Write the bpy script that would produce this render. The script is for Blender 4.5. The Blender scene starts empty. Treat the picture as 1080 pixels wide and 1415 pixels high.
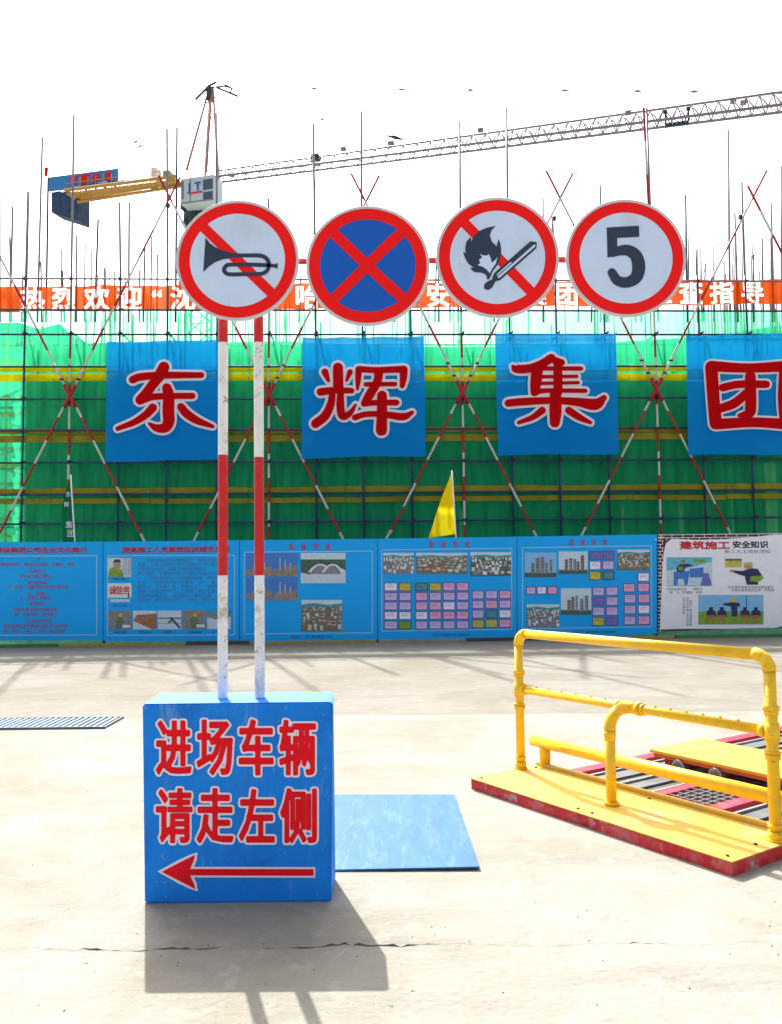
import bpy, math, random
import numpy as np
from mathutils import Vector, Matrix
random.seed(7)
SC = bpy.context.scene
COL = SC.collection
# ------------------------------------------------------------------ camera
F, IW, IH, CZ = 1150.0, 1080.0, 1415.0, 1.65
TILT = math.atan((783 - 707.5) / F)
ROLL = math.radians(.6)
cam = bpy.data.cameras.new('camera')
cam.sensor_fit = 'VERTICAL'
cam.sensor_height = 36.0
cam.lens = F / IH * 36.0
cam.clip_start = .05
cam.clip_end = 3000
camo = bpy.data.objects.new('camera', cam)
COL.objects.link(camo)
camo.matrix_world = Matrix.Translation((0, 0, CZ)) @ Matrix.Rotation(math.pi / 2 + TILT, 4, 'X') @ Matrix.Rotation(-ROLL, 4, 'Z')
SC.camera = camo
# ------------------------------------------------------------------ sky, sun, exposure
SUN_TRAVEL = Vector((.28, -.885, -.98)).normalized()
SUN_EL = math.asin(-SUN_TRAVEL.z)
SUN_AZ = math.atan2(-SUN_TRAVEL.x, -SUN_TRAVEL.y)      # from +Y towards +X
world = bpy.data.worlds.new('World')
SC.world = world
world.use_nodes = True
wn = world.node_tree
wn.nodes.clear()
sky = wn.nodes.new('ShaderNodeTexSky')
sky.sky_type = 'NISHITA'
sky.sun_disc = False
sky.sun_elevation = SUN_EL
sky.sun_rotation = SUN_AZ
sky.air_density = 1.0
sky.dust_density = 6.0
sky.ozone_density = 1.0
hs = wn.nodes.new('ShaderNodeHueSaturation')
hs.inputs['Saturation'].default_value = .45
bg = wn.nodes.new('ShaderNodeBackground')
bg.inputs['Strength'].default_value = .15
wo = wn.nodes.new('ShaderNodeOutputWorld')
wn.links.new(sky.outputs[0], hs.inputs['Color'])
wn.links.new(hs.outputs[0], bg.inputs[0])
wn.links.new(bg.outputs[0], wo.inputs[0])
sl = bpy.data.lights.new('sun', 'SUN')
sl.energy = 4.8
sl.angle = math.radians(.53)
sl.color = (1.0, .955, .88)
so = bpy.data.objects.new('sun', sl)
COL.objects.link(so)
so.location = (-10, 30, 30)
so.rotation_euler = SUN_TRAVEL.to_track_quat('-Z', 'Y').to_euler()
vs = SC.view_settings
vs.view_transform = 'Standard'
vs.look = 'None'
vs.gamma = 1
vs.use_curve_mapping = False
vs.exposure = .97
SC.cycles.max_bounces = 8
SC.cycles.transparent_max_bounces = 24
SC.cycles.use_denoising = True

# ------------------------------------------------------------------ helpers: pixels of the photograph to places
_c, _s = math.cos(ROLL), math.sin(ROLL)
_f = Vector((0, math.cos(TILT), math.sin(TILT)))
_u = Vector((0, -math.sin(TILT), math.cos(TILT)))
def ray(px, py):
    a, b = px - IW / 2, IH / 2 - py
    return Vector((1, 0, 0)) * (a * _c + b * _s) + _u * (b * _c - a * _s) + _f * F
def gnd(px, py, z=0.0):
    r = ray(px, py); k = (z - CZ) / r.z
    return Vector((r.x * k, r.y * k, z))
def at(px, py, Y):
    r = ray(px, py); k = Y / r.y
    return Vector((r.x * k, Y, r.z * k + CZ))
WY, WS = 18.85, .04                                     # the hoarding's line on the ground: Y = WY + WS * X
WD = Vector((1, WS, 0)).normalized()                    # along the hoarding
WN = Vector((-WS, 1, 0)).normalized()                   # away from the camera
def wl(px, py, d=0.0):
    """pixel -> (s, z) on the plane d metres behind the hoarding line"""
    r = ray(px, py)
    o = Vector((0, WY, 0)) + WN * d
    n = WN
    k = (o - Vector((0, 0, CZ))).dot(n) / r.dot(n)
    p = Vector((0, 0, CZ)) + r * k
    return (p - Vector((0, WY, 0))).dot(WD), p.z
def W(s, d, z):
    return Vector((0, WY, 0)) + WD * s + WN * d + Vector((0, 0, z))
def wp(px, py, d=0.0):
    s, z = wl(px, py, d)
    return W(s, d, z)
DS = 5.6                                                # the scaffold stands this far behind the boards
wl_b, W_b = wl, W
def wl_s(px, py, d=0.0): return wl_b(px, py, d + DS)
def W_s(s, d, z): return W_b(s, d + DS, z)

# ------------------------------------------------------------------ helpers: materials
MATS = {}
def mat(name, col, rough=.6, var=.12, scale=6.0, bump=.0, bscale=60.0, metal=0.0, spec=.4, dirt=None, dirt_amt=.5, dirt_scale=3.0, stretch=None):
    if name in MATS:
        return MATS[name]
    m = bpy.data.materials.new(name)
    m.use_nodes = True
    nt = m.node_tree; N = nt.nodes; L = nt.links
    b = N['Principled BSDF']
    b.inputs['Roughness'].default_value = rough
    b.inputs['Metallic'].default_value = metal
    b.inputs['Specular IOR Level'].default_value = spec
    tc = N.new('ShaderNodeTexCoord')
    geo = N.new('ShaderNodeNewGeometry')
    src = geo.outputs['Position']
    if stretch:
        mp = N.new('ShaderNodeMapping'); mp.inputs['Scale'].default_value = stretch
        L.new(src, mp.inputs['Vector']); src = mp.outputs[0]
    nz = N.new('ShaderNodeTexNoise'); nz.inputs['Scale'].default_value = scale; nz.inputs['Detail'].default_value = 6
    nz.inputs['Roughness'].default_value = .65
    L.new(src, nz.inputs['Vector'])
    cr = N.new('ShaderNodeValToRGB')
    c = Vector(col[:3])
    cr.color_ramp.elements[0].position = .3; cr.color_ramp.elements[1].position = .7
    cr.color_ramp.elements[0].color = (*(c * (1 - var)), 1)
    cr.color_ramp.elements[1].color = (*[min(1, x) for x in (c * (1 + var))], 1)
    L.new(nz.outputs['Fac'], cr.inputs[0])
    out = cr.outputs[0]
    if dirt:
        n2 = N.new('ShaderNodeTexNoise'); n2.inputs['Scale'].default_value = dirt_scale; n2.inputs['Detail'].default_value = 8
        n2.inputs['Roughness'].default_value = .75
        L.new(src, n2.inputs['Vector'])
        r2 = N.new('ShaderNodeValToRGB'); r2.color_ramp.elements[0].position = .52; r2.color_ramp.elements[1].position = .72
        r2.color_ramp.elements[1].color = (dirt_amt,) * 3 + (1,)
        L.new(n2.outputs['Fac'], r2.inputs[0])
        mx = N.new('ShaderNodeMix'); mx.data_type = 'RGBA'
        mx.inputs['B'].default_value = (*dirt, 1) if False else mx.inputs['B'].default_value
        mx.inputs[7].default_value = (*dirt, 1)
        L.new(r2.outputs[0], mx.inputs[0]); L.new(out, mx.inputs[6])
        out = mx.outputs[2]
    L.new(out, b.inputs['Base Color'])
    if bump:
        n3 = N.new('ShaderNodeTexNoise'); n3.inputs['Scale'].default_value = bscale; n3.inputs['Detail'].default_value = 5
        L.new(geo.outputs['Position'], n3.inputs['Vector'])
        bp = N.new('ShaderNodeBump'); bp.inputs['Strength'].default_value = bump; bp.inputs['Distance'].default_value = .02
        L.new(n3.outputs['Fac'], bp.inputs['Height']); L.new(bp.outputs[0], b.inputs['Normal'])
    MATS[name] = m
    return m
def sheet(name, col, transp, tint, trans=.5, streak=.25, vscale=(2.2, 2.2, .25), rough=.7):
    """thin woven cloth: part see-through, part back-lit, part plain reflecting"""
    m = bpy.data.materials.new(name); m.use_nodes = True
    nt = m.node_tree; N = nt.nodes; L = nt.links
    N.clear()
    out = N.new('ShaderNodeOutputMaterial')
    geo = N.new('ShaderNodeNewGeometry')
    mp = N.new('ShaderNodeMapping'); mp.inputs['Scale'].default_value = vscale
    L.new(geo.outputs['Position'], mp.inputs['Vector'])
    nz = N.new('ShaderNodeTexNoise'); nz.inputs['Scale'].default_value = 3; nz.inputs['Detail'].default_value = 5
    L.new(mp.outputs[0], nz.inputs['Vector'])
    cr = N.new('ShaderNodeValToRGB')
    c = Vector(col)
    cr.color_ramp.elements[0].position = .3; cr.color_ramp.elements[1].position = .7
    cr.color_ramp.elements[0].color = (*(c * (1 - streak)), 1)
    cr.color_ramp.elements[1].color = (*[min(1, x) for x in c * (1 + streak)], 1)
    L.new(nz.outputs['Fac'], cr.inputs[0])
    d = N.new('ShaderNodeBsdfDiffuse'); t = N.new('ShaderNodeBsdfTranslucent'); tr = N.new('ShaderNodeBsdfTransparent')
    tr.inputs[0].default_value = (*tint, 1)
    L.new(cr.outputs[0], d.inputs[0]); L.new(cr.outputs[0], t.inputs[0])
    m1 = N.new('ShaderNodeMixShader'); m1.inputs[0].default_value = trans
    L.new(d.outputs[0], m1.inputs[1]); L.new(t.outputs[0], m1.inputs[2])
    m2 = N.new('ShaderNodeMixShader')
    mr = N.new('ShaderNodeMapRange'); mr.inputs[1].default_value = .25; mr.inputs[2].default_value = .75
    mr.inputs[3].default_value = max(0, transp - .07); mr.inputs[4].default_value = transp + .07
    L.new(nz.outputs['Fac'], mr.inputs[0]); L.new(mr.outputs[0], m2.inputs[0])
    L.new(m1.outputs[0], m2.inputs[1]); L.new(tr.outputs[0], m2.inputs[2])
    L.new(m2.outputs[0], out.inputs[0])
    MATS[name] = m
    return m

# ------------------------------------------------------------------ helpers: meshes
class MB:
    def __init__(s):
        s.v = []; s.f = []; s.m = []; s.sm = []
    def add(s, vs, fs, mi=0, smooth=False):
        o = len(s.v)
        s.v += [tuple(x) for x in vs]
        for f in fs:
            s.f.append([o + i for i in f]); s.m.append(mi); s.sm.append(smooth)
        return s
    def hexa(s, p, mi=0):
        """eight corners: bottom four in order, top four in order"""
        return s.add(p, [(3, 2, 1, 0), (4, 5, 6, 7), (0, 1, 5, 4), (1, 2, 6, 5), (2, 3, 7, 6), (3, 0, 4, 7)], mi)
    def box(s, c, size, ax=None, mi=0):
        c = Vector(c); ax = ax or (Vector((1, 0, 0)), Vector((0, 1, 0)), Vector((0, 0, 1)))
        a, b, d = [Vector(ax[i]) * (size[i] / 2) for i in range(3)]
        return s.hexa([c - a - b - d, c + a - b - d, c + a + b - d, c - a + b - d, c - a - b + d, c + a - b + d, c + a + b + d, c - a + b + d], mi)
    def tube(s, pts, r, n=10, mi=0, cap=True):
        pts = [Vector(p) for p in pts]
        rs = r if isinstance(r, (list, tuple)) else [r] * len(pts)
        rings = []
        T0 = (pts[1] - pts[0]).normalized()
        ref = Vector((0, 0, 1)) if abs(T0.z) < .9 else Vector((0, 1, 0))
        a = T0.cross(ref).normalized()
        for i, p in enumerate(pts):
            if i == 0: t = pts[1] - pts[0]
            elif i == len(pts) - 1: t = pts[-1] - pts[-2]
            else: t = (pts[i + 1] - p).normalized() + (p - pts[i - 1]).normalized()
            t.normalize()
            a = (a - t * a.dot(t)).normalized(); b = t.cross(a)
            rings.append([p + (a * math.cos(2 * math.pi * k / n) + b * math.sin(2 * math.pi * k / n)) * rs[i] for k in range(n)])
        vs = [q for R in rings for q in R]
        fs = []
        for i in range(len(pts) - 1):
            for k in range(n):
                k2 = (k + 1) % n
                fs.append((i * n + k, i * n + k2, (i + 1) * n + k2, (i + 1) * n + k))
        s.add(vs, fs, mi, True)
        if cap:
            o = len(s.v) - len(vs)
            s.f.append([o + k for k in range(n)][::-1]); s.m.append(mi); s.sm.append(False)
            e = o + (len(pts) - 1) * n
            s.f.append([e + k for k in range(n)]); s.m.append(mi); s.sm.append(False)
        return s
    def poly(s, pts, th, nrm, mi=0):
        """flat polygon given by its front corners, with thickness th along nrm (backwards)"""
        n = len(pts); b = [Vector(p) + Vector(nrm) * th for p in pts]
        s.add(list(map(Vector, pts)) + b, [tuple(range(n)), tuple(range(2 * n - 1, n - 1, -1))] + [(i, n + i, n + (i + 1) % n, (i + 1) % n) for i in range(n)], mi)
        return s
    def build(s, name, mats, parent=None, origin=None):
        return build(name, s.v, s.f, mats, parent, s.m, s.sm, origin)
def wloc(o):
    p = Vector(o.location)
    while o.parent:
        o = o.parent; p = p + o.location
    return p
def build(name, v, f, mats, parent=None, mi=None, sm=None, origin=None):
    V = np.array([tuple(x) for x in v], dtype=float).reshape(-1, 3)
    if origin is None:
        c = (V.min(0) + V.max(0)) / 2
        origin = Vector(c)
        if parent is None: origin.z = V[:, 2].min()
    me = bpy.data.meshes.new(name)
    me.from_pydata((V - np.array(origin)).tolist(), [], f)
    for m in (mats if isinstance(mats, (list, tuple)) else [mats]): me.materials.append(m)
    if mi: me.polygons.foreach_set('material_index', mi)
    if sm: me.polygons.foreach_set('use_smooth', sm)
    me.validate(); me.update()
    o = bpy.data.objects.new(name, me)
    COL.objects.link(o)
    if parent:
        o.parent = parent
        o.location = Vector(origin) - wloc(parent)
    else:
        o.location = origin
    return o
def inst(src, parent, pos, name=None, rot=None, scale=None):
    o = src.copy(); COL.objects.link(o); o.parent = parent
    o.location = Vector(pos) - (wloc(parent) if parent else Vector())
    if rot is not None: o.rotation_euler = rot
    if scale is not None: o.scale = scale
    return o
def thing(name, loc, label=None, cat=None, group=None, kind=None):
    o = bpy.data.objects.new(name, None); COL.objects.link(o); o.location = loc; o.empty_display_size = .2
    tag(o, label, cat, group, kind)
    return o
def tag(o, label=None, cat=None, group=None, kind=None):
    for k, x in (('label', label), ('category', cat), ('group', group), ('kind', kind)):
        if x: o[k] = x
    return o
def catmull(P, n=6):
    P = [np.array(p, float) for p in P]
    if len(P) < 3: n = 3
    Q = [2 * P[0] - P[1]] + P + [2 * P[-1] - P[-2]]
    out = []
    for i in range(1, len(Q) - 2):
        for k in range(n):
            t = k / n
            a, b, c, d = Q[i - 1], Q[i], Q[i + 1], Q[i + 2]
            out.append(.5 * (2 * b + (c - a) * t + (2 * a - 5 * b + 4 * c - d) * t * t + (3 * b - a - 3 * c + d) * t ** 3))
    out.append(P[-1])
    return out
def stroke2d(pts, grow=0.0, n=6, k=7):
    """brush stroke (x, y, width) -> one outline polygon with round ends"""
    C = catmull(pts, n)
    L, R = [], []
    for i, p in enumerate(C):
        a = C[max(0, i - 1)][:2]; b = C[min(len(C) - 1, i + 1)][:2]
        t = (b - a) / (np.linalg.norm(b - a) + 1e-9)
        nn = np.array([-t[1], t[0]]); w = max(p[2], 2) / 2 + grow
        L.append(p[:2] + nn * w); R.append(p[:2] - nn * w)
    def cap(c, frm):
        v = frm - c; r = []
        for j in range(1, k):
            a = -math.pi * j / k
            r.append(c + np.array([v[0] * math.cos(a) - v[1] * math.sin(a), v[0] * math.sin(a) + v[1] * math.cos(a)]))
        return r
    e = cap(C[-1][:2], L[-1]); b = cap(C[0][:2], R[0])
    return L, R, e, b
def stroke_mesh(mb, pts, to3, grow=0.0, mi=0):
    L, R, e, b = stroke2d(pts, grow)
    n = len(L)
    vs = [to3(*p) for p in L] + [to3(*p) for p in R]
    fs = [(i, i + 1, n + i + 1, n + i) for i in range(n - 1)]
    o = len(vs); vs += [to3(*p) for p in e]
    fs.append(tuple([n - 1] + list(range(o, o + len(e))) + [2 * n - 1]))
    o = len(vs); vs += [to3(*p) for p in b]
    fs.append(tuple([n] + list(range(o, o + len(b))) + [0]))
    mb.add(vs, fs, mi)

# ------------------------------------------------------------------ glyphs (built-in font), made once, all together
GLYPH = {}
def prepare_glyphs(req):
    obs = []
    for ch, off in sorted(req):
        cu = bpy.data.curves.new('g', 'FONT'); cu.body = ch; cu.size = 1; cu.offset = off; cu.resolution_u = 2
        o = bpy.data.objects.new('g', cu); COL.objects.link(o); obs.append((ch, off, o, cu))
    dg = bpy.context.evaluated_depsgraph_get()
    for ch, off, o, cu in obs:
        me = bpy.data.meshes.new_from_object(o.evaluated_get(dg))
        V = [(p.co.x, p.co.y) for p in me.vertices]; Fs = [tuple(p.vertices) for p in me.polygons]
        GLYPH[(ch, off)] = (V, Fs)
        bpy.data.meshes.remove(me)
    for ch, off, o, cu in obs:
        bpy.data.objects.remove(o); bpy.data.curves.remove(cu)
BOXTXT = '进场车辆请走左侧'
ORANGE = '热烈欢迎“沈阳哈市安全集团莅临检查指导'
FILL = '安全第一预防为主质量方针诚信务实开拓创新企业文化经营理念团结协作提高施工人员素质促进城市发展'
BOARDTXT = set(FILL + '东辉建设集团公司企业文化简介新工人上岗前须知识筑诚信务GJT')
prepare_glyphs({(c, 0) for c in set(BOXTXT) | set(ORANGE) | BOARDTXT})
def contour(ch, w, h, grow, res=60, rect=None):
    """glyph scaled to w by h (em square), thickened by grow; returns vertices, faces, bounds of the plain glyph"""
    V, Fs = GLYPH[(ch, 0)]
    P = np.array(V) * (w, h)
    cnt = {}
    for f in Fs:
        for i in range(len(f)):
            e = (f[i], f[(i + 1) % len(f)]); k = (min(e), max(e)); cnt[k] = cnt.get(k, 0) + 1
    E = np.array([k for k, c in cnt.items() if c == 1])
    A, B = P[E[:, 0]], P[E[:, 1]]
    lo, hi = P.min(0), P.max(0); m = max(w, h)
    pad = grow + m / res * 2
    cell = m / res
    if rect is None:
        nx, ny = int((hi[0] - lo[0] + 2 * pad) / cell) + 2, int((hi[1] - lo[1] + 2 * pad) / cell) + 2
        gx = lo[0] - pad + cell * np.arange(nx); gy = lo[1] - pad + cell * np.arange(ny)
    else:                                   # the ground the glyph is cut out of
        nx, ny = int((rect[2] - rect[0]) / cell) + 2, int((rect[3] - rect[1]) / cell) + 2
        gx = np.linspace(rect[0], rect[2], nx); gy = np.linspace(rect[1], rect[3], ny)
    G = np.stack(np.meshgrid(gx, gy), -1).reshape(-1, 2)
    d = B - A; L2 = (d ** 2).sum(1) + 1e-12
    best = np.full(len(G), 1e9); ins = np.zeros(len(G), bool)
    for i in range(len(A)):
        t = np.clip(((G - A[i]) @ d[i]) / L2[i], 0, 1)
        q = G - (A[i] + t[:, None] * d[i])
        best = np.minimum(best, (q ** 2).sum(1))
        y0, y1 = A[i][1], B[i][1]
        c = (y0 > G[:, 1]) != (y1 > G[:, 1])
        if abs(y1 - y0) > 1e-12:
            ins ^= c & (G[:, 0] < A[i][0] + (G[:, 1] - y0) / (y1 - y0) * d[i][0])
    sd = np.sqrt(best) * np.where(ins, 1, -1) + grow
    sd = sd.reshape(ny, nx) * (1 if rect is None else -1)
    sd[np.abs(sd) < 1e-9] = 1e-9
    vid = {}; vs = []; fs = []
    def node(j, i):
        k = (j, i)
        if k not in vid: vid[k] = len(vs); vs.append((gx[i], gy[j]))
        return vid[k]
    def cut(a, b):
        k = (min(a, b), max(a, b))
        if k not in vid:
            u, v = sd[k[0]], sd[k[1]]; t = u / (u - v)
            vid[k] = len(vs); vs.append((gx[k[0][1]] * (1 - t) + gx[k[1][1]] * t, gy[k[0][0]] * (1 - t) + gy[k[1][0]] * t))
        return vid[k]
    for j in range(ny - 1):
        for i in range(nx - 1):
            c = ((j, i), (j, i + 1), (j + 1, i + 1), (j + 1, i)); q = [sd[x] > 0 for x in c]
            if not any(q): continue
            f = []
            for k in range(4):
                a, b = c[k], c[(k + 1) % 4]
                if q[k]: f.append(node(*a))
                if q[k] != q[(k + 1) % 4]: f.append(cut(a, b))
            if len(f) > 2: fs.append(tuple(f))
    return vs, fs, lo, hi
def glyph_box(mb, ch, grow, to3, x0, y0, x1, y1, base=0.0):
    """glyph whose weight `base` fills the box; drawn with extra weight grow (same units as the box, x right, y up)"""
    V = np.array(GLYPH[(ch, 0)][0]); lo, hi = V.min(0), V.max(0)
    w = (x1 - x0 - 2 * base) / (hi[0] - lo[0]); h = (y1 - y0 - 2 * base) / (hi[1] - lo[1])
    vs, fs, l, _ = contour(ch, w, h, base + grow)
    mb.add([to3(x0 + base + x - l[0], y0 + base + y - l[1]) for x, y in vs], fs)
def em_mesh(mb, ch, off, to3, cx, cy, w, h, mi=0, res=36):
    """glyph kept in its em square, the square scaled to w by h round (cx, cy); off thickens it"""
    if off < .015: V, Fs = GLYPH[(ch, 0)]; vs = [(x * w, y * h) for x, y in V]
    else: vs, Fs, _, _ = contour(ch, w, h, off * w, res)
    mb.add([to3(cx + x - .5 * w, cy + y - .38 * h) for x, y in vs], Fs, mi)

# ------------------------------------------------------------------ palette
BLUE = mat('blue_paint', (.006, .215, .78), .6, .1, 2.2, .22, 45, spec=.18, dirt=(.03, .27, .66), dirt_amt=.6, dirt_scale=5.5)
RED = mat('red_vinyl', (.78, .004, .014), .6, .08, 5, spec=.15)
WHITEV = mat('white_vinyl', (.78, .74, .82), .5, .04, 5)
REDPAINT = mat('red_paint', (.55, .012, .02), .42, .15, 7, .1, 120, dirt=(.3, .12, .1), dirt_amt=.5, dirt_scale=5)
POLEWHITE = mat('pole_white_paint', (.8, .8, .78), .5, .08, 8, .2, 60, dirt=(.22, .15, .07), dirt_amt=.9, dirt_scale=6)
POLERED = mat('pole_red_paint', (.58, .012, .016), .4, .08, 8, .1, 60, dirt=(.45, .18, .05), dirt_amt=.35, dirt_scale=14)
YEL = mat('yellow_pipe_paint', (.82, .49, .008), .42, .09, 9, .12, 70, dirt=(.42, .2, .02), dirt_amt=.55, dirt_scale=14)
YELDECK = mat('yellow_deck_paint', (.68, .43, .035), .5, .07, 4, .12, 40, dirt=(.5, .36, .12), dirt_amt=.5, dirt_scale=7)
RSKIRT = mat('red_skirt_paint', (.5, .008, .018), .5, .12, 7, .1, 80, dirt=(.5, .36, .33), dirt_amt=.5, dirt_scale=3.2)
RBEAM = mat('red_beam_paint', (.5, .02, .06), .45, .15, 7, .1, 80, dirt=(.55, .2, .22), dirt_amt=.5, dirt_scale=6)
STEEL = mat('dull_steel', (.15, .155, .16), .5, .25, 9, .1, 60, metal=.5)
GALV = mat('galvanised_steel', (.34, .35, .36), .45, .15, 9, .05, 60, metal=.6)
DARK = mat('gap_shade', (.02, .02, .022), .9, .2, 8)  # near-black colour stands for the shade beneath gratings
SIGNWHITE = mat('sign_white_film', (.62, .75, .98), .5, .03, 4, spec=.2)
SIGNRED = mat('sign_red_film', (.92, .006, .004), .5, .05, 4, spec=.2)
SIGNBLUE = mat('sign_blue_film', (.008, .11, .52), .5, .05, 5, spec=.2)
SIGNINK = mat('sign_dark_ink', (.018, .035, .07), .4, .1, 6)
ALU = mat('sign_aluminium', (.66, .66, .68), .4, .06, 6, metal=.3)
TUBE = mat('blue_scaffold_paint', (.02, .05, .13), .5, .3, 4, dirt=(.08, .08, .07), dirt_amt=.6, dirt_scale=3)
TUBE2 = mat('glare_paled_tube', (.24, .225, .26), .5, .25, 4, dirt=(.2, .12, .08), dirt_amt=.6, dirt_scale=3)  # tubes against the sky: its glare is put into the paler grey
TRED = mat('red_tube_band', (.42, .015, .02), .5, .15, 6)
TWHITE = mat('white_tube_band', (.62, .62, .56), .55, .1, 6)
COUP = mat('rusty_coupler', (.055, .04, .035), .7, .3, 20)
TOEB = sheet('bright_yellow_toe_board', (.9, .72, .01), .0, (1, 1, 1), .5, .1)
TOE = mat('shaded_yellow_toe_board', (.3, .245, .02), .8, .25, 1.5, spec=.1, dirt=(.07, .12, .05), dirt_amt=.7, dirt_scale=2)  # lower boards: their shade is put into the darker yellow
CONC = mat('raw_concrete', (.22, .21, .2), .85, .2, .8, .3, 20)
NET = sheet('green_safety_net', (.045, .66, .31), .44, (.75, 1, .92), .6, .34)
NETD = sheet('dense_green_net', (.05, .46, .2), .02, (.3, .9, .6), .2, .2)
NETB = sheet('green_far_net', (.015, .3, .14), .12, (.2, .9, .55), .5, .15)
BANNER = sheet('blue_banner_cloth', (.010, .33, .98), .12, (.4, .75, 1.0), .32, .08, (.6, .6, .3))
PRINTPLAIN = sheet('white_cloth_print', (.92, .92, .9), .02, (1, 1, 1), .5, .03, (.6, .6, .3))
ORANGECL = sheet('orange_banner_cloth', (.8, .075, .002), .03, (1, .6, .3), .22, .08, (.6, .6, .3))
PRINTRED = sheet('red_banner_print', (.75, .008, .012), .0, (1, .1, .1), .4, .05)
PRINTWHITE = sheet('white_banner_print', (.93, .91, .95), .0, (1, 1, 1), .15, .05)

def wear(m, col, scale, lo, hi, amt, stretch=(1, 1, 1), rot=0.0):
    """one more layer of marks with shapes of their own on a painted surface"""
    nt = m.node_tree; N = nt.nodes; L = nt.links; b = N['Principled BSDF']; src = b.inputs['Base Color'].links[0].from_socket
    geo = next(n for n in N if n.bl_idname == 'ShaderNodeNewGeometry')
    mp = N.new('ShaderNodeMapping'); mp.inputs['Scale'].default_value = stretch; mp.inputs['Rotation'].default_value = (0, rot, rot)
    L.new(geo.outputs['Position'], mp.inputs['Vector'])
    n = N.new('ShaderNodeTexNoise'); n.inputs['Scale'].default_value = scale; n.inputs['Detail'].default_value = 9; n.inputs['Roughness'].default_value = .72
    L.new(mp.outputs[0], n.inputs['Vector'])
    r = N.new('ShaderNodeValToRGB'); r.color_ramp.elements[0].position = lo - .055; r.color_ramp.elements[1].position = hi - .04; r.color_ramp.elements[1].color = (amt, amt, amt, 1)
    L.new(n.outputs['Fac'], r.inputs[0])
    x = N.new('ShaderNodeMix'); x.data_type = 'RGBA'; x.inputs[7].default_value = (*col, 1)
    L.new(r.outputs[0], x.inputs[0]); L.new(src, x.inputs[6]); L.new(x.outputs[2], b.inputs['Base Color'])
wear(BLUE, (.16, .34, .62), 9, .64, .70, .6, (1, 1, .25), .5)        # scrapes
wear(BLUE, (.3, .32, .33), 24, .69, .72, .8)                         # chips down to the concrete
wear(BLUE, (.01, .1, .36), 3.5, .56, .75, .5)
wear(YELDECK, (.42, .33, .17), 3.5, .56, .7, .55)                    # dried mud
wear(YELDECK, (.28, .16, .06), 22, .66, .71, .7)
wear(YEL, (.2, .08, .02), 26, .66, .70, .75)                         # rust specks
wear(YEL, (.9, .62, .08), 7, .58, .7, .45)
wear(POLEWHITE, (.3, .17, .06), 20, .64, .69, .8)
wear(SIGNWHITE, (.5, .55, .62), 5, .55, .75, .5, (1, 1, .4))
wear(RSKIRT, (.42, .4, .37), 6, .62, .68, .8)
# ------------------------------------------------------------------ ground
def ground_mat(name, c, amt):
    """cast concrete: broad dusty patches, smears along the traffic, trowel mottling, fine speckle and hairlines"""
    m = mat(name, c, .95, .05, .5, .4, 30, spec=.08)
    nt = m.node_tree; N = nt.nodes; L = nt.links
    b = N['Principled BSDF']; src = b.inputs['Base Color'].links[0].from_socket
    geo = next(n for n in N if n.bl_idname == 'ShaderNodeNewGeometry')
    def layer(src, sc, stretch, lo, hi, col, f, det=6, rough=.6, dist=0.0, kind='noise'):
        mp = N.new('ShaderNodeMapping'); mp.inputs['Scale'].default_value = stretch; mp.inputs['Rotation'].default_value = (0, 0, .25 if stretch[0] != stretch[1] else 0)
        L.new(geo.outputs['Position'], mp.inputs['Vector'])
        if kind == 'noise':
            n = N.new('ShaderNodeTexNoise'); n.inputs['Detail'].default_value = det; n.inputs['Roughness'].default_value = rough; n.inputs['Distortion'].default_value = dist
            o = n.outputs['Fac']
        else:
            n = N.new('ShaderNodeTexVoronoi'); n.feature = 'DISTANCE_TO_EDGE'; o = n.outputs['Distance']
        n.inputs['Scale'].default_value = sc
        L.new(mp.outputs[0], n.inputs['Vector'])
        r = N.new('ShaderNodeValToRGB'); r.color_ramp.elements[0].position = lo; r.color_ramp.elements[1].position = hi
        if kind == 'noise': r.color_ramp.elements[1].color = (f, f, f, 1)
        else: r.color_ramp.elements[0].color = (f, f, f, 1); r.color_ramp.elements[1].color = (0, 0, 0, 1)
        L.new(o, r.inputs[0])
        x = N.new('ShaderNodeMix'); x.data_type = 'RGBA'; x.inputs[7].default_value = (*col, 1)
        L.new(r.outputs[0], x.inputs[0]); L.new(src, x.inputs[6])
        return x.outputs[2]
    C = Vector(c)
    o = layer(src, .55, (1, 1, 1), .42, .68, tuple(Vector((C.x * .80, C.y * .76, C.z * .68))), .8 * amt, 7, .65, .6)
    o = layer(o, 1.1, (.3, 2.2, 1), .5, .72, tuple(C * .74), .7 * amt, 8, .7, .4)
    o = layer(o, 3.2, (1, 1, 1), .52, .75, tuple(C * .66), .6 * amt, 9, .75, .3)
    o = layer(o, 5.5, (1, 1, 1), .55, .7, tuple(min(1, q * 1.22) for q in C), .5 * amt, 8, .7)
    o = layer(o, 70, (1, 1, 1), .62, .72, tuple(C * .5), .55 * amt, 3, .6)
    L.new(o, b.inputs['Base Color'])
    return m
GSUB = mat('earth_under_slabs', (.16, .14, .12), .95, .25, 3, .3, 20)
G_NEAR = ground_mat('dusty_concrete', (.3, .29, .258), 1.45)
G_FAR = ground_mat('worn_concrete', (.25, .238, .21), 1.3)
ground = MB().add([(-900, -60, -.05), (900, -60, -.05), (900, 1800, -.05), (-900, 1800, -.05)], [(0, 1, 2, 3)]).build('ground', GSUB)
tag(ground, 'pale concrete yard with a cracked joint and dusty surface', None, None, 'structure')
def jag(y, amp, x0=-40.0, x1=40.0, step=.09, drift=.02, seed=1, fine=(-4.5, 4.5)):
    rnd = random.Random(seed); P = []; x = x0; d = 0
    while x <= x1:
        st = step if fine[0] < x < fine[1] else 1.0
        d = d * .93 + rnd.uniform(-drift, drift)
        P.append((x, y + d + rnd.uniform(-amp, amp))); x += st
    P.append((x1 + 1, y))
    return P
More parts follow.
